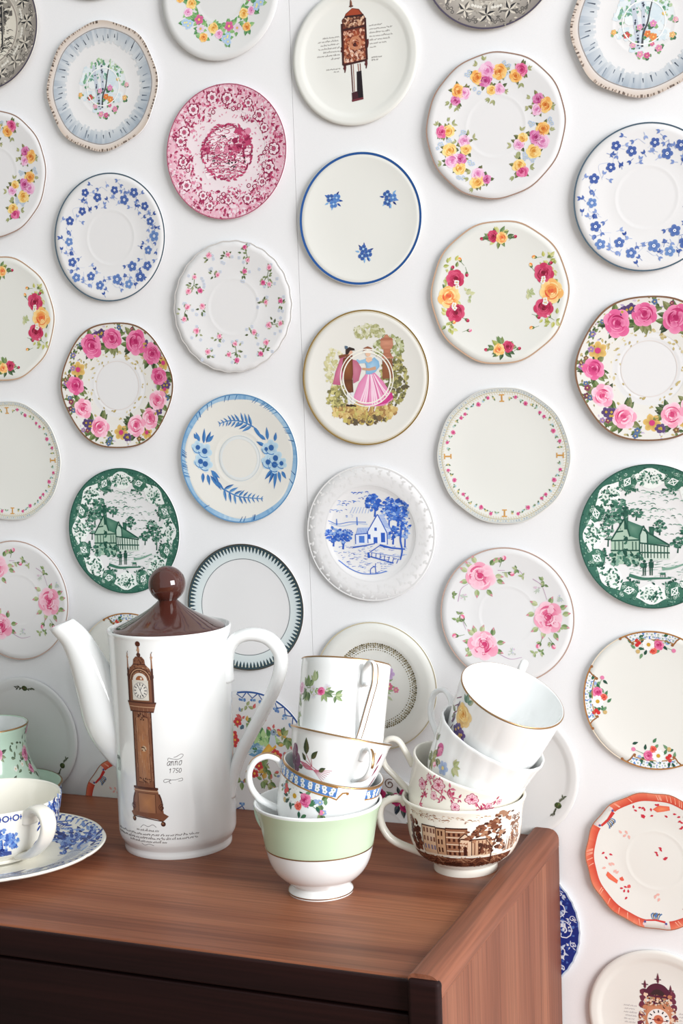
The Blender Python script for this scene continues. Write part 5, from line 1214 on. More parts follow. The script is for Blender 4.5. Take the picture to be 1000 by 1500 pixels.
A.t = [tuple(q + (-.0056 if i % 2 == 0 else -.0029) for i, q in enumerate(t)) for t in A.t]
emit(A, 'rosebud_sprig', mp, M_ENAMEL, e, .0025); gilt_lip(e, out, .0015)
hp = mm([(36.5, 45.8), (33.6, 44.8), (31.7, 48.5), (32.4, 55.5), (38.7, 60.2), (45.6, 57), (47.4, 47), (43.5, 37.5), (39, 28.3), (34, 17.6), (29.4, 9.5)])
hd = sweep('handle', hp, M_POT, e, .0013, .0024)
for s in (-1, 1):
    g = sweep('gilding', [(a + .0012, b + .0004) for a, b in hp[4:]], M_GOLD, None, .0003, .0003); g.parent = hd; g.location = (0, s * .0018, 0)

# --- stack two: brown transferware cup
e, th = vessel('tea_cup', 'cream tea cup with brown mansion scene, bottom of the right stack', 'cup', (-.3141, .9837, 0), (0, 0, 1), (-.963, -.271, 0), CUPS)
out = mm([(22.8, 0), (23, 1.2)]) + smooth_prof(mm([(22.8, 4), (23.6, 6.2), (29, 9.5), (34.5, 14.5), (38.4, 22), (40.2, 30), (41, 40), (42.4, 48), (44.2, 53.2)]))
lathe('bowl', cup_rows(out, .0022, .008), M_CREAM, e)
A = Art(331); mp, Rm = wrap(out, th); r = A.r; b0, b1, b2, b3 = (66, 34, 26), (112, 66, 48), (164, 120, 92), (206, 176, 148)
def Q(x, y):   # the photograph's scene laid out flat: x right, y up in mm
    x = x * 1.07 - 6.6 if x < 8 else 1.96 + (x - 8) * 1.19
    y = 10.9 + (y - 10.5) * 1.63 if y < 16.4 else min(y + 4.1, 52)
    return (x * .001, y * .001)
for k in range(70): x = r.uniform(-38, 36); A.stroke([Q(x, r.uniform(11, 16)), Q(x + r.uniform(4, 12), r.uniform(11, 16))], .0011, r.choice([b0, b1, b2]), .0004, 2 + k % 3)
for i in range(60): x0 = -44 + 88 * i / 60; A.poly([Q(x0, 15.5), Q(x0 + 1.6, 15.5), Q(x0 + 1.6, 10.5 + 2 * abs(x0 / 44) ** 2), Q(x0, 10.5 + 2 * abs(x0 / 44) ** 2)], mix(b1, b0, r.random() * .5), 1)
A.stroke([Q(x, 16.4 + .3 * sin(x)) for x in range(-28, 32, 3)], .0008, (226, 206, 184), None, 6)
for x in range(-40, 40, 2): A.blob(*Q(x, 11.8), .0020, r.choice([b0, b0, b1]), 5, 7, .4)
for (x0, x1, z0, z1, c) in ((-27, -15, 17, 37, (206, 172, 142)), (-15, -7.5, 17, 36.5, (186, 146, 114)), (-7.5, 8, 17, 37, (150, 104, 78)), (2, 10.5, 17, 29.5, (214, 184, 156)), (10.5, 24, 17, 29, (196, 160, 130))):
    A.poly([Q(x0, z0), Q(x1, z0), Q(x1, z1), Q(x0, z1)], c, 3)
    A.stroke([Q(x0, z1), Q(x1, z1)], .0010, b0, None, 7); A.stroke([Q(x0, z0), Q(x0, z1)], .0006, b0, None, 7)
for x in (-25, -22, -19, -16.5): 
    for z in (20, 26, 32): A.poly([Q(x - .8, z), Q(x + .7, z), Q(x + .7, z + 3.4), Q(x - .8, z + 3.4)], (120, 110, 130) if z == 20 else b1, 5)
for z in (20.5, 25.5, 30.5, 34.5):
    A.stroke([Q(-7.5, z), Q(6, z)], .0007, (222, 196, 170), None, 5)
    for x in (-5, -1.5, 2): A.poly([Q(x - .9, z - 3), Q(x + .9, z - 3), Q(x + .9, z - .8), Q(x - .9, z - .8)], b0, 5)
for x in (-13, -10.5): 
    for z in (19, 25, 31): A.poly([Q(x - .6, z), Q(x + .6, z), Q(x + .6, z + 3.6), Q(x - .6, z + 3.6)], b0, 5)
A.stroke([Q(1.6, 29.5), Q(6.2, 33.5), Q(10.8, 29.5)], .0008, b0, None, 8); A.poly([Q(2, 29.5), Q(10.5, 29.5), Q(6.2, 33)], (214, 186, 160), 7); A.poly([Q(5, 17), Q(7.4, 17), Q(7.4, 23), Q(6.2, 24.5), Q(5, 23)], b0, 6)
for x in (12.5, 15, 17.5, 20, 22.5): A.stroke([Q(x, 17.5), Q(x, 28)], .0008, b1, None, 5)
for k in range(80):
    t = r.random(); x = 10 + 26 * t + r.uniform(-4, 4); z = 31 + 13 * t + r.uniform(-4.5, 4.5); A.blob(*Q(x, z), r.uniform(.0012, .0026), r.choice([b0, b1, b1, (140, 90, 66), b2]), 8 + k % 3, 8, .4, .6)
for k in range(46): A.blob(*Q(27 + r.uniform(-6, 7), 27 + r.uniform(-8, 8)), r.uniform(.0010, .0022), r.choice([b1, b2, b0]), 8 + k % 3, 8, .4, .7)
for k in range(22): A.blob(*Q(19 + r.uniform(-4, 4), 22 + r.uniform(-3, 3)), r.uniform(.0008, .0016), r.choice([b0, b1]), 9, 7, .4)
A.curve([Q(24.5, 13), Q(24, 20), Q(26, 27), Q(29, 34)], .0011, b0, .0005, 11); A.curve([Q(24.3, 22), Q(21, 27), Q(20, 29)], .0007, b0, .0003, 11); A.curve([Q(25, 24), Q(29, 27), Q(32, 28)], .0007, b0, .0003, 11)
for k in range(60): A.blob(*Q(-35 + r.uniform(-5, 5.5), r.uniform(17, 40)), r.uniform(.0012, .0028), r.choice([b0, b0, b1]), 6 + k % 3, 8, .4, .9)
for k in range(24): x = 33 + r.uniform(0, 12); A.stroke([Q(x, 17), Q(x, 17 + r.uniform(4, 11))], .0009, r.choice([b2, b3, b1]), .0003, 3)
for x, z, w in ((-36, 47.5, 20), (-20, 46, 18), (-8, 48.2, 16), (4, 46, 14), (-28, 49, 14), (14, 49, 12)): A.cloud(x * .001, z * .001, w * .001, .0030, [b2, (150, 110, 84), b3], 2)
for x in (44, 47, 50, 42): 
    for z in (44, 36, 30): A.spiral(x * .001, z * .001, .0022, b1, .0007, 1.2, r.random() * 6, 3); leaves(A, x * .001, (z - 3) * .001, 0, 3, .004, None, 2, [b1, b2], .3)
emit(A, 'mansion_scene', mp, M_ENAMEL, e, .0025)
hp = ends(mm([(40, 46.5), (45, 50), (52, 50), (58.5, 46), (60.5, 37.5), (57.5, 27), (49.5, 18.5), (33, 9.8)]), out)
hd = sweep('handle', hp, M_CREAM, e, .0028, .0036)
for x, z, s in ((62.6, 37.5, .0013), (60.6, 46.6, .0012), (55.2, 22.0, .0014), (46.0, 52.4, .0017), (50.8, 52.9, .0014), (55.0, 51.4, .0013)):
    vs_ = [(x * .001 + s * 1.2 * cos(a) * q, -.0002 + .0026 * sin(b) * q, z * .001 + s * .55 * sin(a) * q) for q, b in ((.6, .9), (1, .3), (.7, -.5)) for a in [2 * pi * k / 8 for k in range(8)]]
    fs = [(i * 8 + k, i * 8 + (k + 1) % 8, i * 8 + 8 + (k + 1) % 8, i * 8 + 8 + k) for i in range(2) for k in range(8)] + [tuple(range(8))[::-1], tuple(range(16, 24))]
    c = mesh_obj('brown_brush_mark', vs_, fs, M_BROWN); c.parent = hd

# --- stack two: pink transfer cup
e, th = vessel('tea_cup', 'white tea cup with crimson line-drawn flowers, second from bottom in right stack', 'cup', (-0.3266, 0.9861, 0.0218), (.316, -.006, .949), (-.938, -.154, .311), CUPS, 0.9936)
out = mm([(17, 0), (17.3, 1)]) + smooth_prof(mm([(17, 2.5), (21, 4.6), (29, 9), (34.5, 16), (37.4, 25), (39, 36), (40.4, 46), (42, 54)]))
lathe('bowl', cup_rows(out, .0018, .005), M_CREAM, e)
A = Art(341); mp, Rm = wrap(out, th); r = A.r; c0, c1 = (176, 48, 92), (206, 96, 130)
def line_flower(x, y, s):
    for k in range(7):
        a = 2 * pi * k / 7 + x * 300; q = s * A.r.uniform(.85, 1.15)
        A.petal(x, y, a, q, q * .36, (232, 170, 188), (240, 206, 216), 3); A.cres(x + q * .62 * cos(a), y + q * .62 * sin(a), q * .34, a - 1.6, a + 1.6, s * .13, c0, 5); A.stroke([(x, y), (x + q * .7 * cos(a), y + q * .7 * sin(a))], s * .08, c1, None, 5)
    A.dot(x, y, s * .24, c0, 6, 8)
for x, y, s in ((-.020, .030, .0052), (.006, .0285, .0046), (-.035, .035, .0042), (-.022, .0205, .0030), (.020, .026, .0026), (-.029, .043, .0026), (.027, .030, .0022), (-.004, .019, .0034)): line_flower(x, y, s)
for p in (((-.034, .019), (-.031, .028), (-.026, .032), (-.020, .032)), ((-.031, .028), (-.033, .036), (-.029, .043)), ((-.011, .030), (-.008, .026), (-.003, .026)), ((.009, .027), (.016, .022), (.022, .024), (.03, .023)), ((.012, .019), (.018, .025), (.024, .031)), ((-.026, .026), (-.016, .024), (-.015, .019)), ((-.011, .031), (-.012, .027), (-.009, .024))):
    A.curve(list(p), .0008, c0, .0004, 2)
    for q in p: leaves(A, q[0], q[1], .0006, 3, .0036, None, 2, [c0, c1], .22)
A.t = [tuple(q + (.002 if i % 2 == 0 else (.0185 if t[0] > -.028 else .007)) for i, q in enumerate(t)) for t in A.t]
emit(A, 'crimson_flower_print', mp, M_ENAMEL, e, .0025)
sweep('handle', ends(mm([(38.5, 41), (47, 49), (55, 55.5), (62, 53.5), (64, 44.5), (59, 34.5), (49, 28.5), (34.5, 21)]), out), M_CREAM, e, .0022, .0030)

# --- stack two: fluted floral cup
fl1 = lambda t, z: 1 + .012 * (abs(sin(9 * t + z * 40)) - .5) * min(1, max(0, (z - .006) / .01))
e, th = vessel('tea_cup', 'swirl-fluted white cup with pink bud and blue flower, third in right stack', 'cup', (-0.3193, 0.9895, 0.0471), (.483, -.028, .875), (-.826, .319, .465), CUPS, 0.9873)
out = mm([(17, 0), (17.3, 1)]) + smooth_prof(mm([(17, 2.5), (21, 4.6), (28, 9), (33, 16), (35.6, 25), (37.2, 36), (38.6, 47), (40.3, 56)]))
lathe('bowl', cup_rows(out, .0016, .005), M_POT, e, 144, fl1)
A = Art(351); mp, Rm = wrap(out, th, fl1); r = A.r
A.petal(-.0352, .0315, 1.5, .0115, .0042, (150, 30, 90), (214, 110, 160), 3); A.petal(-.0348, .0315, 1.3, .0090, .0030, (190, 70, 120), (232, 160, 190), 4); leaves(A, -.0352, .0310, .001, 6, .007, None, 2, [(120, 130, 96), (150, 150, 110), (90, 100, 70)], .26)
flower(A, -.0242, .0290, .0055, (150, 172, 216), (226, 206, 140), 6, .3, 3, (178, 196, 228)); leaves(A, -.0170, .0355, .001, 5, .007, .2, 2, [(196, 196, 150), (170, 180, 120)], .3, 2); leaves(A, -.0420, .0270, .001, 9, .0075, None, 2, [(150, 150, 96), (110, 120, 84)], .28)
A.curve([(-.0450, .040), (-.038, .030), (-.026, .028)], .0005, (120, 130, 90), None, 1); leaves(A, -.0445, .039, .001, 5, .006, 1.7, 2, [(130, 140, 110), (170, 160, 150)], .25, 2)
emit(A, 'flower_spray', mp, M_ENAMEL, e, .0025)
sweep('handle', ends(mm([(36.5, 52), (45, 58.5), (53, 60), (58.5, 53), (56, 43), (50.5, 35.5), (42.5, 30), (33, 23)]), out), M_POT, e, .0020, .0030)

# --- stack two: big fluted cup on top
fl2 = lambda t, z: 1 + .014 * (abs(sin(6 * t)) ** .7 - .6) * min(1, max(0, (z - .006) / .012)) * min(1, max(0, (.0575 - z) / .012))
e, th = vessel('tea_cup', 'tilted white lobed cup with yellow rose and thin gilt rim, top of right stack', 'cup', (-0.3015, 0.9944, 0.0773), (.439, -.181, .88), (-.092, .965, .244), CUPS, 0.9755)
out = mm([(19, 0), (19.3, 1)]) + smooth_prof(mm([(19, 2.5), (23, 4.6), (30, 9), (34.2, 16), (36.2, 26), (37.4, 38), (38.4, 49), (39.1, 58)]))
lathe('bowl', cup_rows(out, .0015, .005), M_POT, e, 144, fl2)
A = Art(361); mp, Rm = wrap(out, th, fl2); r = A.r
rose(A, -.0435, .040, .0088, 'buff', .4, 4); rose(A, -.0435, .0415, .0062, 'yel', 1.4, 8)
for k in range(6): flower(A, -.042 + r.uniform(-.004, .004), .026 + r.uniform(-.003, .003), .0042, r.choice([(92, 62, 130), (120, 90, 160), (64, 48, 110)]), (220, 180, 110), 5, r.random() * 6, 4)
leaves(A, -.043, .050, .001, 5, .007, 1.6, 2, [(110, 150, 130), (90, 130, 110), (150, 160, 120)], .3, 2.2); leaves(A, -.0525, .036, .002, 8, .009, None, 2, [(140, 70, 60), (110, 120, 90), (90, 70, 100)], .24)
for k in range(5): A.stroke([(-.055 - .001 * k, .02 + .006 * k), (-.052, .026 + .006 * k)], .0008, (120, 60, 90), None, 3)
for x, y in ((.053, .012), (.055, .018), (.0565, .025)): A.leaf(x, y, 1.4, .008, .0012, (220, 150, 190), (190, 110, 160), 3)
A.t = [tuple(q + ((.0140 if t[0] < 0 else 0) if i % 2 == 0 else .0015) for i, q in enumerate(t)) for t in A.t]
emit(A, 'yellow_rose_spray', mp, M_ENAMEL, e, .0025); gilt_lip(e, out, .0015, fl2)
sweep('handle', ends(mm([(36.5, 53), (44, 60.5), (52, 59), (56, 50), (52.5, 38), (44, 29), (34, 21)]), out), M_POT, e, .0020, .0030)

# --- coffee pot
PX, PY = -.5413, .9758
e, th = vessel('coffee_pot', 'tall white coffee pot with brown lid and printed longcase clock', 'coffee pot', (PX, PY, 0), (0, 0, 1), (.978, .208, 0))
out = mm([(40.6, 0), (41.0, .8), (41.0, 3.2), (40.6, 5.0), (40.9, 6.0)]) + smooth_prof(mm([(42.8, 8.6), (44.2, 12), (44.7, 18), (44.8, 40), (45.1, 90), (45.6, 140), (46.2, 162), (46.8, 167)]))
rows = [(0, .003), (.036, .003), (.0375, 0)] + out + mm([(46.7, 168.0), (45.9, 168.6), (45.0, 168.2), (44.3, 166.4), (43.4, 166.0), (42.4, 166.0), (42.0, 164), (42.0, 30), (38, 10), (0, 9)])
body = lathe('body', rows, M_POT, e, 128)
# spout (tapering, swept)
sp = mm([(24, 70), (37, 83), (48.2, 99), (56.2, 121), (64.2, 143.5), (72.5, 160.5), (83, 172)])
srad = mm([(0, 22), (0, 22), (0, 20.5), (0, 17), (0, 13.6), (0, 11), (0, 9.2)])
def spout():
    n = 8; C_ = catmull([(a, 0, b) for a, b in sp], n); Rr = catmull([(0, 0, b) for a, b in srad], n); vs_, fs = [], []; seg = 28; N_ = len(C_)
    def ringv(c, t, r, sy=.92): 
        nn = Vector((t.z, 0, -t.x)); return [c + nn * r * cos(2 * pi * j / seg) + Vector((0, 1, 0)) * r * sy * sin(2 * pi * j / seg) for j in range(seg)]
    T = [(C_[min(i + 1, N_ - 1)] - C_[max(i - 1, 0)]).normalized() for i in range(N_)]
    T[-1] = (T[-1] + Vector((0, 0, .9))).normalized(); T[-2] = (T[-2] + Vector((0, 0, .35))).normalized()
    for i in range(N_): vs_ += ringv(C_[i], T[i], Rr[i].z)
    for i in list(range(N_ - 1, N_ - 7, -1)): vs_ += ringv(C_[i] - T[i] * .0002, T[i], Rr[i].z - .0022)
    tot = N_ + 6
    for i in range(tot - 1):
        for j in range(seg): a, b = i * seg + j, i * seg + (j + 1) % seg; fs.append((a, b, b + seg, a + seg))
    fs.append(tuple(range(seg))[::-1]); fs.append(tuple((tot - 1) * seg + j for j in range(seg)))
    o = mesh_obj('spout', vs_, fs, M_POT, e); o.rotation_euler.z = pi + radians(7); return o
spout()
sweep('handle', mm([(43.5, 126), (43.6, 140), (46, 151), (53, 159), (64, 162), (77, 158.5), (85.2, 147.5), (84.4, 132.5), (76.2, 113), (62.7, 89.8), (51, 68.6), (44.5, 50), (42.5, 37)]), M_POT, e, .0050, .0080, 8, 18, .85,
      taper=lambda k: (1 - .25 * max(0, (k - .75) / .25) , 1 - .25 * max(0, (k - .8) / .2)))
lid = lathe('lid', [(0, .1640), (.0405, .1640)] + smooth_prof(mm([(41.6, 165.2), (42.0, 167.0), (40.6, 168.6), (33, 172), (24, 176.5), (15.5, 181.5), (9.6, 186), (6.6, 189.2), (6.0, 191)])) + [(0, .192)], M_BROWN, e, 96)
kb = [(.0055, .1885)] + [(max(.0141 * cos(a), 0), .2005 + .0138 * sin(a)) for a in [radians(-66 + 156 * k / 22) for k in range(23)]]; kb[-1] = (0, kb[-1][1])
knob = lathe('knob', [(0, .1885)] + kb, M_BROWN, None, 64); knob.parent = lid
# longcase clock print
A = Art(371); T_ = Art(372); mp, Rm = wrap(out, th); r = A.r; U0 = -24.7
def K(x, z): return ((U0 + x) * .001, z * .001)
def KP(pts, c, lay, cc=None): A.poly([K(*p) for p in pts], c, lay, None, cc)
w0, w1, w2, w3 = (76, 42, 32), (120, 76, 56), (150, 104, 76), (182, 142, 112)
KP([(-8.2, 56), (8.0, 55), (7.6, 112), (-8.2, 113)], w1, 2, w2); KP([(-5.6, 60), (5.4, 59), (5.2, 108), (-5.6, 109)], w2, 3, (172, 116, 76))
for x in (-8.0, 7.8): A.stroke([K(x, 56), K(x * .98, 112.5)], .0011, w0, None, 4)
for x in (-5.6, 5.3): A.stroke([K(x, 60), K(x, 108)], .0004, w0, None, 4)
A.stroke([K(-5.6, 60), K(5.3, 59.4)], .0004, w0, None, 4); A.stroke([K(-5, 108), K(0, 111), K(5, 108)], .0005, w0, None, 4)
for k in range(120): x, z = r.uniform(-7.4, 7.2), r.uniform(58, 111); A.stroke([K(x, z), K(x + r.uniform(-.2, .2), z + r.uniform(2, 7))], .00035, mix(w1, w3, r.random()), .0002, 4)
A.dot(*K(.6, 85), .0022, (196, 170, 140), 5, 10); 
for k in range(9): A.blob(*K(.6 + r.uniform(-2, 2), 85 + r.uniform(-1.4, 1.4)), .0005, w0, 6, 6)
for k in range(9): A.blob(*K(r.uniform(-3, 3), 109 + r.uniform(-2.5, 2.5)), .0007, w0, 5, 6)
for k in range(12): A.blob(*K(r.uniform(-5, 5), 61 + r.uniform(-1, 2)), .0006, w0, 5, 6)
# cornice under the hood
KP([(-10.2, 113), (10.2, 112.5), (11.2, 116), (12.4, 119.5), (-12.4, 120), (-11, 116)], w1, 4); A.stroke([K(-12.4, 119.8), K(12.4, 119.3)], .0012, w0, None, 5); A.stroke([K(-10.2, 113), K(10.2, 112.6)], .0009, w0, None, 5); A.stroke([K(-11.2, 116.5), K(11.2, 116)], .0006, w3, None, 5)
# hood
KP([(-10.6, 119.5), (10.6, 119.5), (10.6, 139), (8.8, 144.5), (5.2, 148), (4.8, 151.5), (2.6, 153.8), (-2.6, 153.8), (-4.8, 151.5), (-5.2, 148), (-9, 144.5), (-10.8, 139)], w1, 3, w2)
for k in range(60): A.blob(*K(r.uniform(-8.5, 8.5), r.uniform(139, 146)), r.uniform(.0004, .0008), r.choice([w0, w2, w3, w1]), 4 + k % 2, 6, .5)
for k in range(20): A.blob(*K(r.uniform(-3.5, 3.5), r.uniform(147, 153)), r.uniform(.0004, .0008), r.choice([w0, w2, w1]), 5, 6, .5)
for rr, c in ((9.2, w0), (8.2, w3), (7.4, w0)): A.stroke([K(rr * cos(t), 136.5 + rr * .95 * sin(t)) for t in [pi * k / 16 for k in range(17)]], .0007, c, None, 6)
for x in (-10.4, 10.3): A.stroke([K(x, 119.5), K(x, 145)], .0017, w0, None, 5); A.stroke([K(x, 145), K(x, 148), K(x * .99, 156)], .0014, w2, .0007, 5); A.blob(*K(x, 153), .0011, w3, 6); A.blob(*K(x, 139), .0016, w0, 6); A.stroke([K(x, 156), K(x + .8, 157.5)], .0004, w0, None, 6)
A.stroke([K(-5.4, 148), K(5.4, 148)], .0007, w0, None, 6)
KP([(-7.2, 121), (7.2, 121), (7.2, 136), (-7.2, 136)], (214, 208, 196), 6, (238, 236, 230)); A.poly([K(6.2 * cos(t), 136 + 5.6 * sin(t)) for t in [pi * k / 14 for k in range(15)]], (226, 220, 210), 6, K(0, 137.5)); A.poly([K(3.4 * cos(t), 136.2 + 3.3 * sin(t)) for t in [pi * k / 10 for k in range(11)]], (158, 96, 58), 7, K(0, 137)); A.dot(*K(1.2, 137.5), .0009, (230, 220, 206), 8)
A.stroke([K(-7.2, 136), K(-7.2, 121), K(7.2, 121), K(7.2, 136)], .0006, (120, 84, 50), None, 8)
A.ring(.0058, .0061, (120, 120, 128), 8, n=30, x=K(0, 0)[0], y=.1285)
for k in range(12): a = 2 * pi * k / 12; A.stroke([(K(0, 0)[0] + q * cos(a), .1285 + q * sin(a)) for q in (.0036, .0056)], .0007, (50, 54, 66), .0005, 9)
A.stroke([K(-1.5, 131.6), K(1.8, 124.5)], .0004, (40, 44, 60), None, 10); A.stroke([K(0, 128.5), K(1.2, 131)], .0005, (40, 44, 60), None, 10)
# finial
A.dot(*K(0, 163.2), .0021, (84, 40, 28), 5, 12); A.stroke([K(0, 161), K(.3, 158), K(-.2, 155.5), K(0, 153.5)], .0017, w2, .0012, 4); A.blob(*K(.2, 158.8), .0013, w3, 5); A.blob(*K(0, 154.8), .0015, w0, 5)
# plinth
KP([(-9.6, 56.5), (9.2, 56), (11.4, 50), (12.2, 46), (14, 38), (14.2, 34.5), (-13, 35), (-13.2, 39), (-11, 47), (-10.6, 51)], w1, 3, w2); KP([(-7, 37), (8, 36.6), (8, 51), (-7, 51.6)], w2, 5, (176, 122, 82))
A.stroke([K(-11, 55.5), K(10.6, 55)], .0018, w0, None, 5); A.stroke([K(-11, 53.5), K(10.6, 53)], .0008, w3, None, 6); A.stroke([K(-7, 37), K(-7, 51.6), K(8, 51), K(8, 36.6)], .0005, w0, None, 6)
for s, x in ((-1, -11.6), (1, 12.6)): A.spiral(K(x, 41)[0], .041, .0026, w0, .0008, 1.5, 1, 7); A.curve([K(x - s * 1.5, 51), K(x, 47), K(x + s * .8, 42), K(x - s * .4, 38)], .0012, w0, .0007, 6)
KP([(-15, 36.2), (-13, 33.4), (-9, 33.8), (0, 33), (10, 32), (13.5, 30.6), (18, 34.4), (13.6, 37), (0, 36), (-13, 37.4)], w1, 6); A.stroke([K(-13, 33.4), K(0, 32.6), K(13.5, 30.6)], .0007, w0, None, 7)
for x, z in ((-12, 31.2), (13.4, 28.6)): A.dot(*K(x, z), .0019, w0, 7, 10); A.dot(*K(x - .4, z + .4), .0008, w2, 8, 7)
for k in range(50): A.stroke([K(r.uniform(-6.5, 7.5), r.uniform(38, 49)) for _ in (0,)] * 1 + [K(r.uniform(-6.5, 7.5), r.uniform(38, 49))][:0], .0003, w1, None, 6)
emit(A, 'clock_print', mp, M_ENAMEL, e, .0025)
# lettering: "anno / 1750" with flourishes, and the small script lines
ink = (84, 78, 80)
GL = {'a': [[(.85, .85), (.5, 1), (.1, .6), (.12, .12), (.45, 0), (.8, .5), (.9, .95), (.82, .2), (1.05, .05)]], 'n': [[(.0, .85), (.12, .95), (.1, 0)], [(.1, .5), (.4, .95), (.7, .85), (.66, .15), (.95, .05)]],
      'o': [[(.5, 1), (.12, .7), (.15, .15), (.5, 0), (.85, .35), (.8, .85), (.5, 1), (1.0, .95)]], '1': [[(.15, .9), (.5, 1.25), (.38, 0)]], '7': [[(.05, 1.2), (.9, 1.25), (.35, 0)]], '5': [[(.95, 1.25), (.35, 1.2), (.25, .7), (.7, .65), (.8, .25), (.45, 0), (.1, .1)]], '0': [[(.5, 1.25), (.12, .85), (.15, .2), (.5, 0), (.85, .4), (.8, 1.0), (.5, 1.25)]]}
def write(s, x, z, w, h, lw):
    for ch in s:
        for st in GL[ch]: T_.curve([((x + (p[0] + p[1] * .18) * w) * .001, (z + p[1] * h) * .001) for p in st], lw, ink, lw * .8, 1, 4)
        x += w * 1.12
write('anno', -6.4, 72.6, 2.6, 3.2, .00042); write('1750', -5.2, 67.0, 2.2, 2.6, .00040)
for p in (((-5.6, 76.4), (-5.0, 78.2), (-2, 77.4), (2.5, 77.0), (5.6, 78.6), (6.2, 80.2), (4.4, 80.6), (1, 79), (-1, 78.6)), ((-4, 62), (-8, 62.4), (-9.6, 61), (-8, 60), (-4, 61.6), (0, 61.8), (4.6, 62.6), (4.6, 60.8), (1.6, 60.6)), ((-4.2, 62.2), (-5.2, 60), (-3.8, 59))): T_.curve([(a * .001, b * .001) for a, b in p], .0003, ink, .0003, 1, 5)
for x in (-58, -56.5, -55, -53.5): 
    T_.spiral(x * .001, .074, .0016, ink, .0004, 1.4, x, 1); T_.curve([(x * .001, .076), ((x + 1.5) * .001, .068), ((x - .6) * .001, .064)], .0004, ink, .0003, 1)
for x0, z, w in ((-35, 22.6, 21), (-62, 19.4, 78), (-62, 16.6, 77), (-43, 14.0, 35)): squiggle(T_, x0 * .001, z * .001, w * .001, .0015, (70, 58, 56), .00046)
T_.curve([(-.031, .0250), (-.028, .0272), (-.024, .0262), (-.020, .0278), (-.017, .026)], .0003, ink, None, 1); T_.curve([(-.031, .0130), (-.028, .0116), (-.024, .0128), (-.020, .0118)], .0003, ink, None, 1)
emit(T_, 'lettering', mp, M_ENAMEL, e, .0025)

# --- blue and white cup and saucer
e, th = vessel('saucer', 'blue and white scalloped saucer under the teacup at the left edge', 'saucer', (-.6546, .897, 0), (0, 0, 1), (.914, -.405, 0))
so = smooth_prof(mm([(45, 0), (46, 1.2), (55, 3.4), (68, 7.4), (82.5, 11.6)]), 4)
scal = lambda t, z: 1 + (.010 * (abs(cos(4 * t)) ** .35 - .7)) * min(1, max(0, (z - .004) / .006))
rows = [(0, .0030), (.042, .0030), (.043, 0)] + so + mm([(83.0, 12.6), (82.2, 13.6), (80.6, 13.4)]) + mm([(68, 10.0), (55, 6.6), (46, 5.2), (34, 4.6), (31, 5.2), (29, 4.6), (0, 4.4)])
lathe('body', rows, M_CREAM, e, 192, scal)
A = Art(381); r = A.r
zz_ = np.array([4.4, 4.6, 5.2, 6.6, 10.0, 13.4, 13.8]) * .001; rr_ = np.array([0, 34, 46, 55, 68, 80.6, 84]) * .001
def smp(u, v, off):
    q = np.hypot(u, v); t = np.arctan2(v, u); s = np.array([scal(a, .013) for a in t]); s = 1 + (s - 1) * np.clip((q - .05) / .03, 0, 1)
    return np.stack([u * s, v * s, np.interp(q, rr_, zz_) + off], 1)
bl = [(40, 70, 150), (70, 100, 176), (120, 150, 206), (170, 192, 226), (28, 48, 120)]
for k in range(72):
    a = 2 * pi * k / 72; A.stroke([(.0785 * cos(a + .05), .0785 * sin(a + .05)), (.0755 * cos(a + .02), .0755 * sin(a + .02)), (.0722 * cos(a), .0722 * sin(a))], .0022, r.choice(bl[:3]), .0008, 2); A.stroke([(.0795 * cos(a), .0795 * sin(a)), (.0795 * cos(a + .05), .0795 * sin(a + .05))], .0012, bl[1], None, 3)
for c in range(4):
    a0 = -.45 + c * pi / 2
    for k in range(150):
        a = a0 + r.gauss(0, .26); q = r.uniform(.049, .0775); A.leaf(q * cos(a), q * sin(a), a + pi / 2 + r.uniform(-.6, .6), r.uniform(.006, .014), .0016, r.choice(bl), None, 2 + k % 4)
    a = a0 + .62; A.spiral(.066 * cos(a), .066 * sin(a), .0058, bl[0], .0012, 1.8, a, 5); A.ring(.0060, .0066, bl[0], 5, n=18, x=.066 * cos(a), y=.066 * sin(a))
    for k in range(14):
        a = a0 + .62 + .12 + .05 * k; A.stroke([(.070 * cos(a), .070 * sin(a)), (.058 * cos(a + .08), .058 * sin(a + .08))], .0004, bl[2], None, 1); A.stroke([(.070 * cos(a + .08), .070 * sin(a + .08)), (.058 * cos(a), .058 * sin(a))], .0004, bl[2], None, 1)
    A.curve([(.05 * cos(a0 - .5), .05 * sin(a0 - .5)), (.062 * cos(a0 - .42), .062 * sin(a0 - .42)), (.07 * cos(a0 - .5), .07 * sin(a0 - .5))], .0008, bl[0], .0004, 2)
emit(A, 'blue_border_print', smp, M_ENAMEL, e, .004)

e, th = vessel('tea_cup', 'blue and white patterned tea cup standing on the scalloped saucer', 'cup', (-.6535, .899, .0050), (0, 0, 1), (.914, -.405, 0))
out = mm([(26, 0), (26.3, 1)]) + smooth_prof(mm([(26, 2.5), (29, 4.5), (37, 8.5), (43, 15), (46.2, 23.5), (48.2, 33), (50.0, 43.5)]))
lathe('bowl', cup_rows(out, .0024, .006), M_CREAM, e)
A = Art(391); mp, Rm = wrap(out, th); r = A.r
for k in range(40):
    u = -.075 + .0075 * k
    if .021 < u < .043: continue
    A.ring(.0016, .0026, bl[0], 3, n=14, x=u, y=.0405); A.dot(u + .0037, .0405, .0009, bl[1], 3); A.stroke([(u + .0037, .0385), (u + .0037, .0425)], .0006, bl[0], None, 3)
for k in range(130):
    u, v = r.uniform(.045, .085), r.uniform(.012, .044); A.leaf(u, v, r.choice([.8, 2.2, -1.0]) + r.uniform(-.3, .3), .006, .0016, r.choice(bl), None, 2 + k % 3)
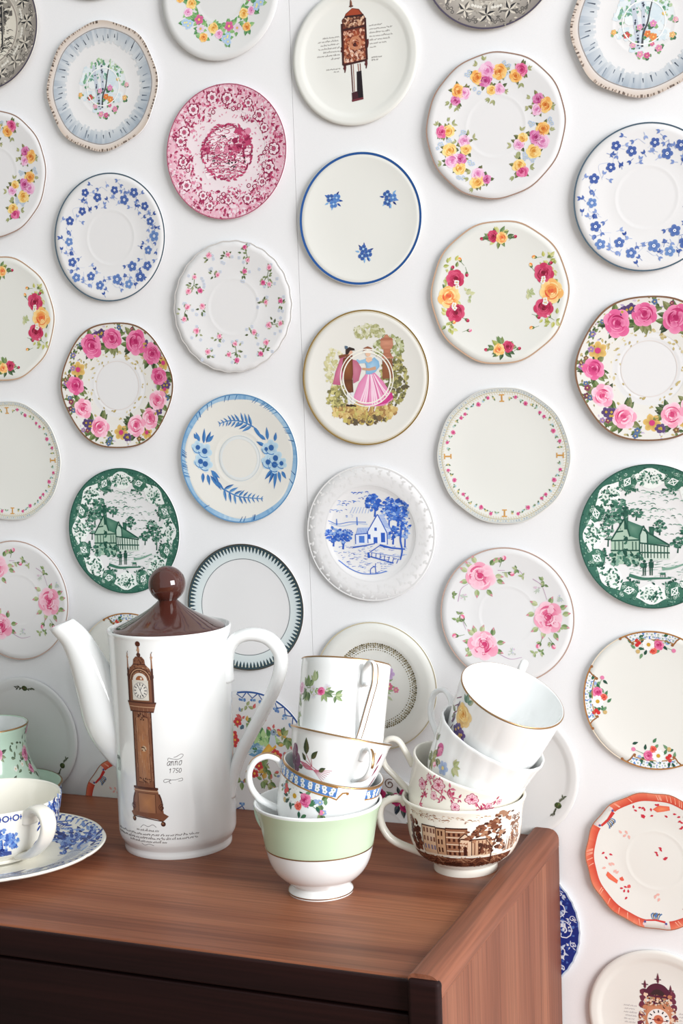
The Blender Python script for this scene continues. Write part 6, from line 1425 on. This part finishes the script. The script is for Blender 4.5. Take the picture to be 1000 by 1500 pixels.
for k in range(150):
    a = r.uniform(0, 6.3); q = .0115 * r.random() ** .5; A.blob(.0045 + q * cos(a) * 1.15, .0215 + q * .95 * sin(a), r.uniform(.0008, .0018), r.choice([bl[1], bl[2], bl[3], (96, 140, 206)]), 2 + k % 3, 7, .4)
A.poly([(-.006, .010), (.013, .011), (.012, .0145), (-.001, .0145)], bl[0], 5); A.blob(.0045, .0155, .0022, bl[4], 6); A.stroke([(.0045, .0155), (.0045, .0245)], .0016, bl[0], .0004, 6)
for x, y in ((.034, .030), (.0335, .0255), (.035, .0345), (.0325, .014), (.031, .010)): A.leaf(x, y, .9, .006, .0011, bl[0], None, 3)
emit(A, 'blue_print', mp, M_ENAMEL, e, .0025)
sweep('handle', ends(mm([(45.5, 34), (50, 41.5), (59, 46.5), (69.5, 44.5), (73, 37), (68, 26), (57, 16.5), (46, 10), (36, 6.5)]), out), M_CREAM, e, .0030, .0062, 8, 16, .8)

# --- mint cup on mint saucer, behind
e, th = vessel('saucer', 'mint green saucer with gold edge behind the blue and white cup', 'saucer', (-.731, 1.011, 0), (0, 0, 1), (.8, .6, 0))
so = smooth_prof(mm([(33, 0), (34, 1.2), (39, 4.6), (46.5, 12.0), (53.9, 19.9)]), 4)
lathe('body', [(0, .003), (.031, .003), (.032, 0)] + so + mm([(54.2, 20.7), (53.4, 21.3), (52.0, 20.9), (46.0, 14), (39, 7), (35, 4.2), (0, 4.0)]), M_MINT, e, 96)
lathe('gilded_rim', mm([(53.9, 20.1), (54.4, 20.7), (53.5, 21.5), (52.8, 21.4)]), M_GOLD, e)
e, th = vessel('beaker_cup', 'mint green waisted cup with pink roses behind the blue and white cup', 'cup', (-.7345, 1.008, .0044), (0, 0, 1), (-.8, -.6, 0))
out = mm([(31.5, 0), (32, 1)]) + smooth_prof(mm([(34.5, 4), (38.5, 12), (40.5, 20), (38.5, 26), (34.5, 34), (31.6, 44), (30.8, 56), (33.2, 68.5)]))
lathe('bowl', cup_rows(out, .0016, .005), M_MINT, e)
lathe('white_lining', [(r - .0017, z) for r, z in out if z > .03], M_POT, e); gilt_lip(e, out, .0016)
A = Art(401); mp, Rm = wrap(out, th); r = A.r
for x, y, s in ((.046, .045, .0062), (.054, .064, .0042), (.008, .05, .006), (-.015, .045, .006), (.048, .032, .004)):
    leaves(A, x, y, s * .7, 8, s * 1.1, None, 1, [(90, 110, 86), (66, 84, 66), (130, 146, 110)], .26); rose(A, x, y, s, ((150, 40, 90), (196, 92, 136), (232, 170, 196)), r.random() * 6, 3)
for k in range(30): x = r.uniform(.02, .055); leaves(A, x, r.uniform(.022, .06), 0, 1, .005, None, 1, [(90, 110, 86), (66, 84, 66)], .25)
for x, y in ((.036, .038), (.042, .042), (.046, .05), (.026, .036)): flower(A, x, y, .0024, (236, 236, 226), (220, 190, 110), 5, r.random(), 2)
emit(A, 'pink_rose_spray', mp, M_ENAMEL, e, .0025)
sweep('handle', ends(mm([(31, 62), (40, 68), (50, 64), (54, 52), (50, 38), (38, 26)]), out), M_MINT, e, .0022, .0032)
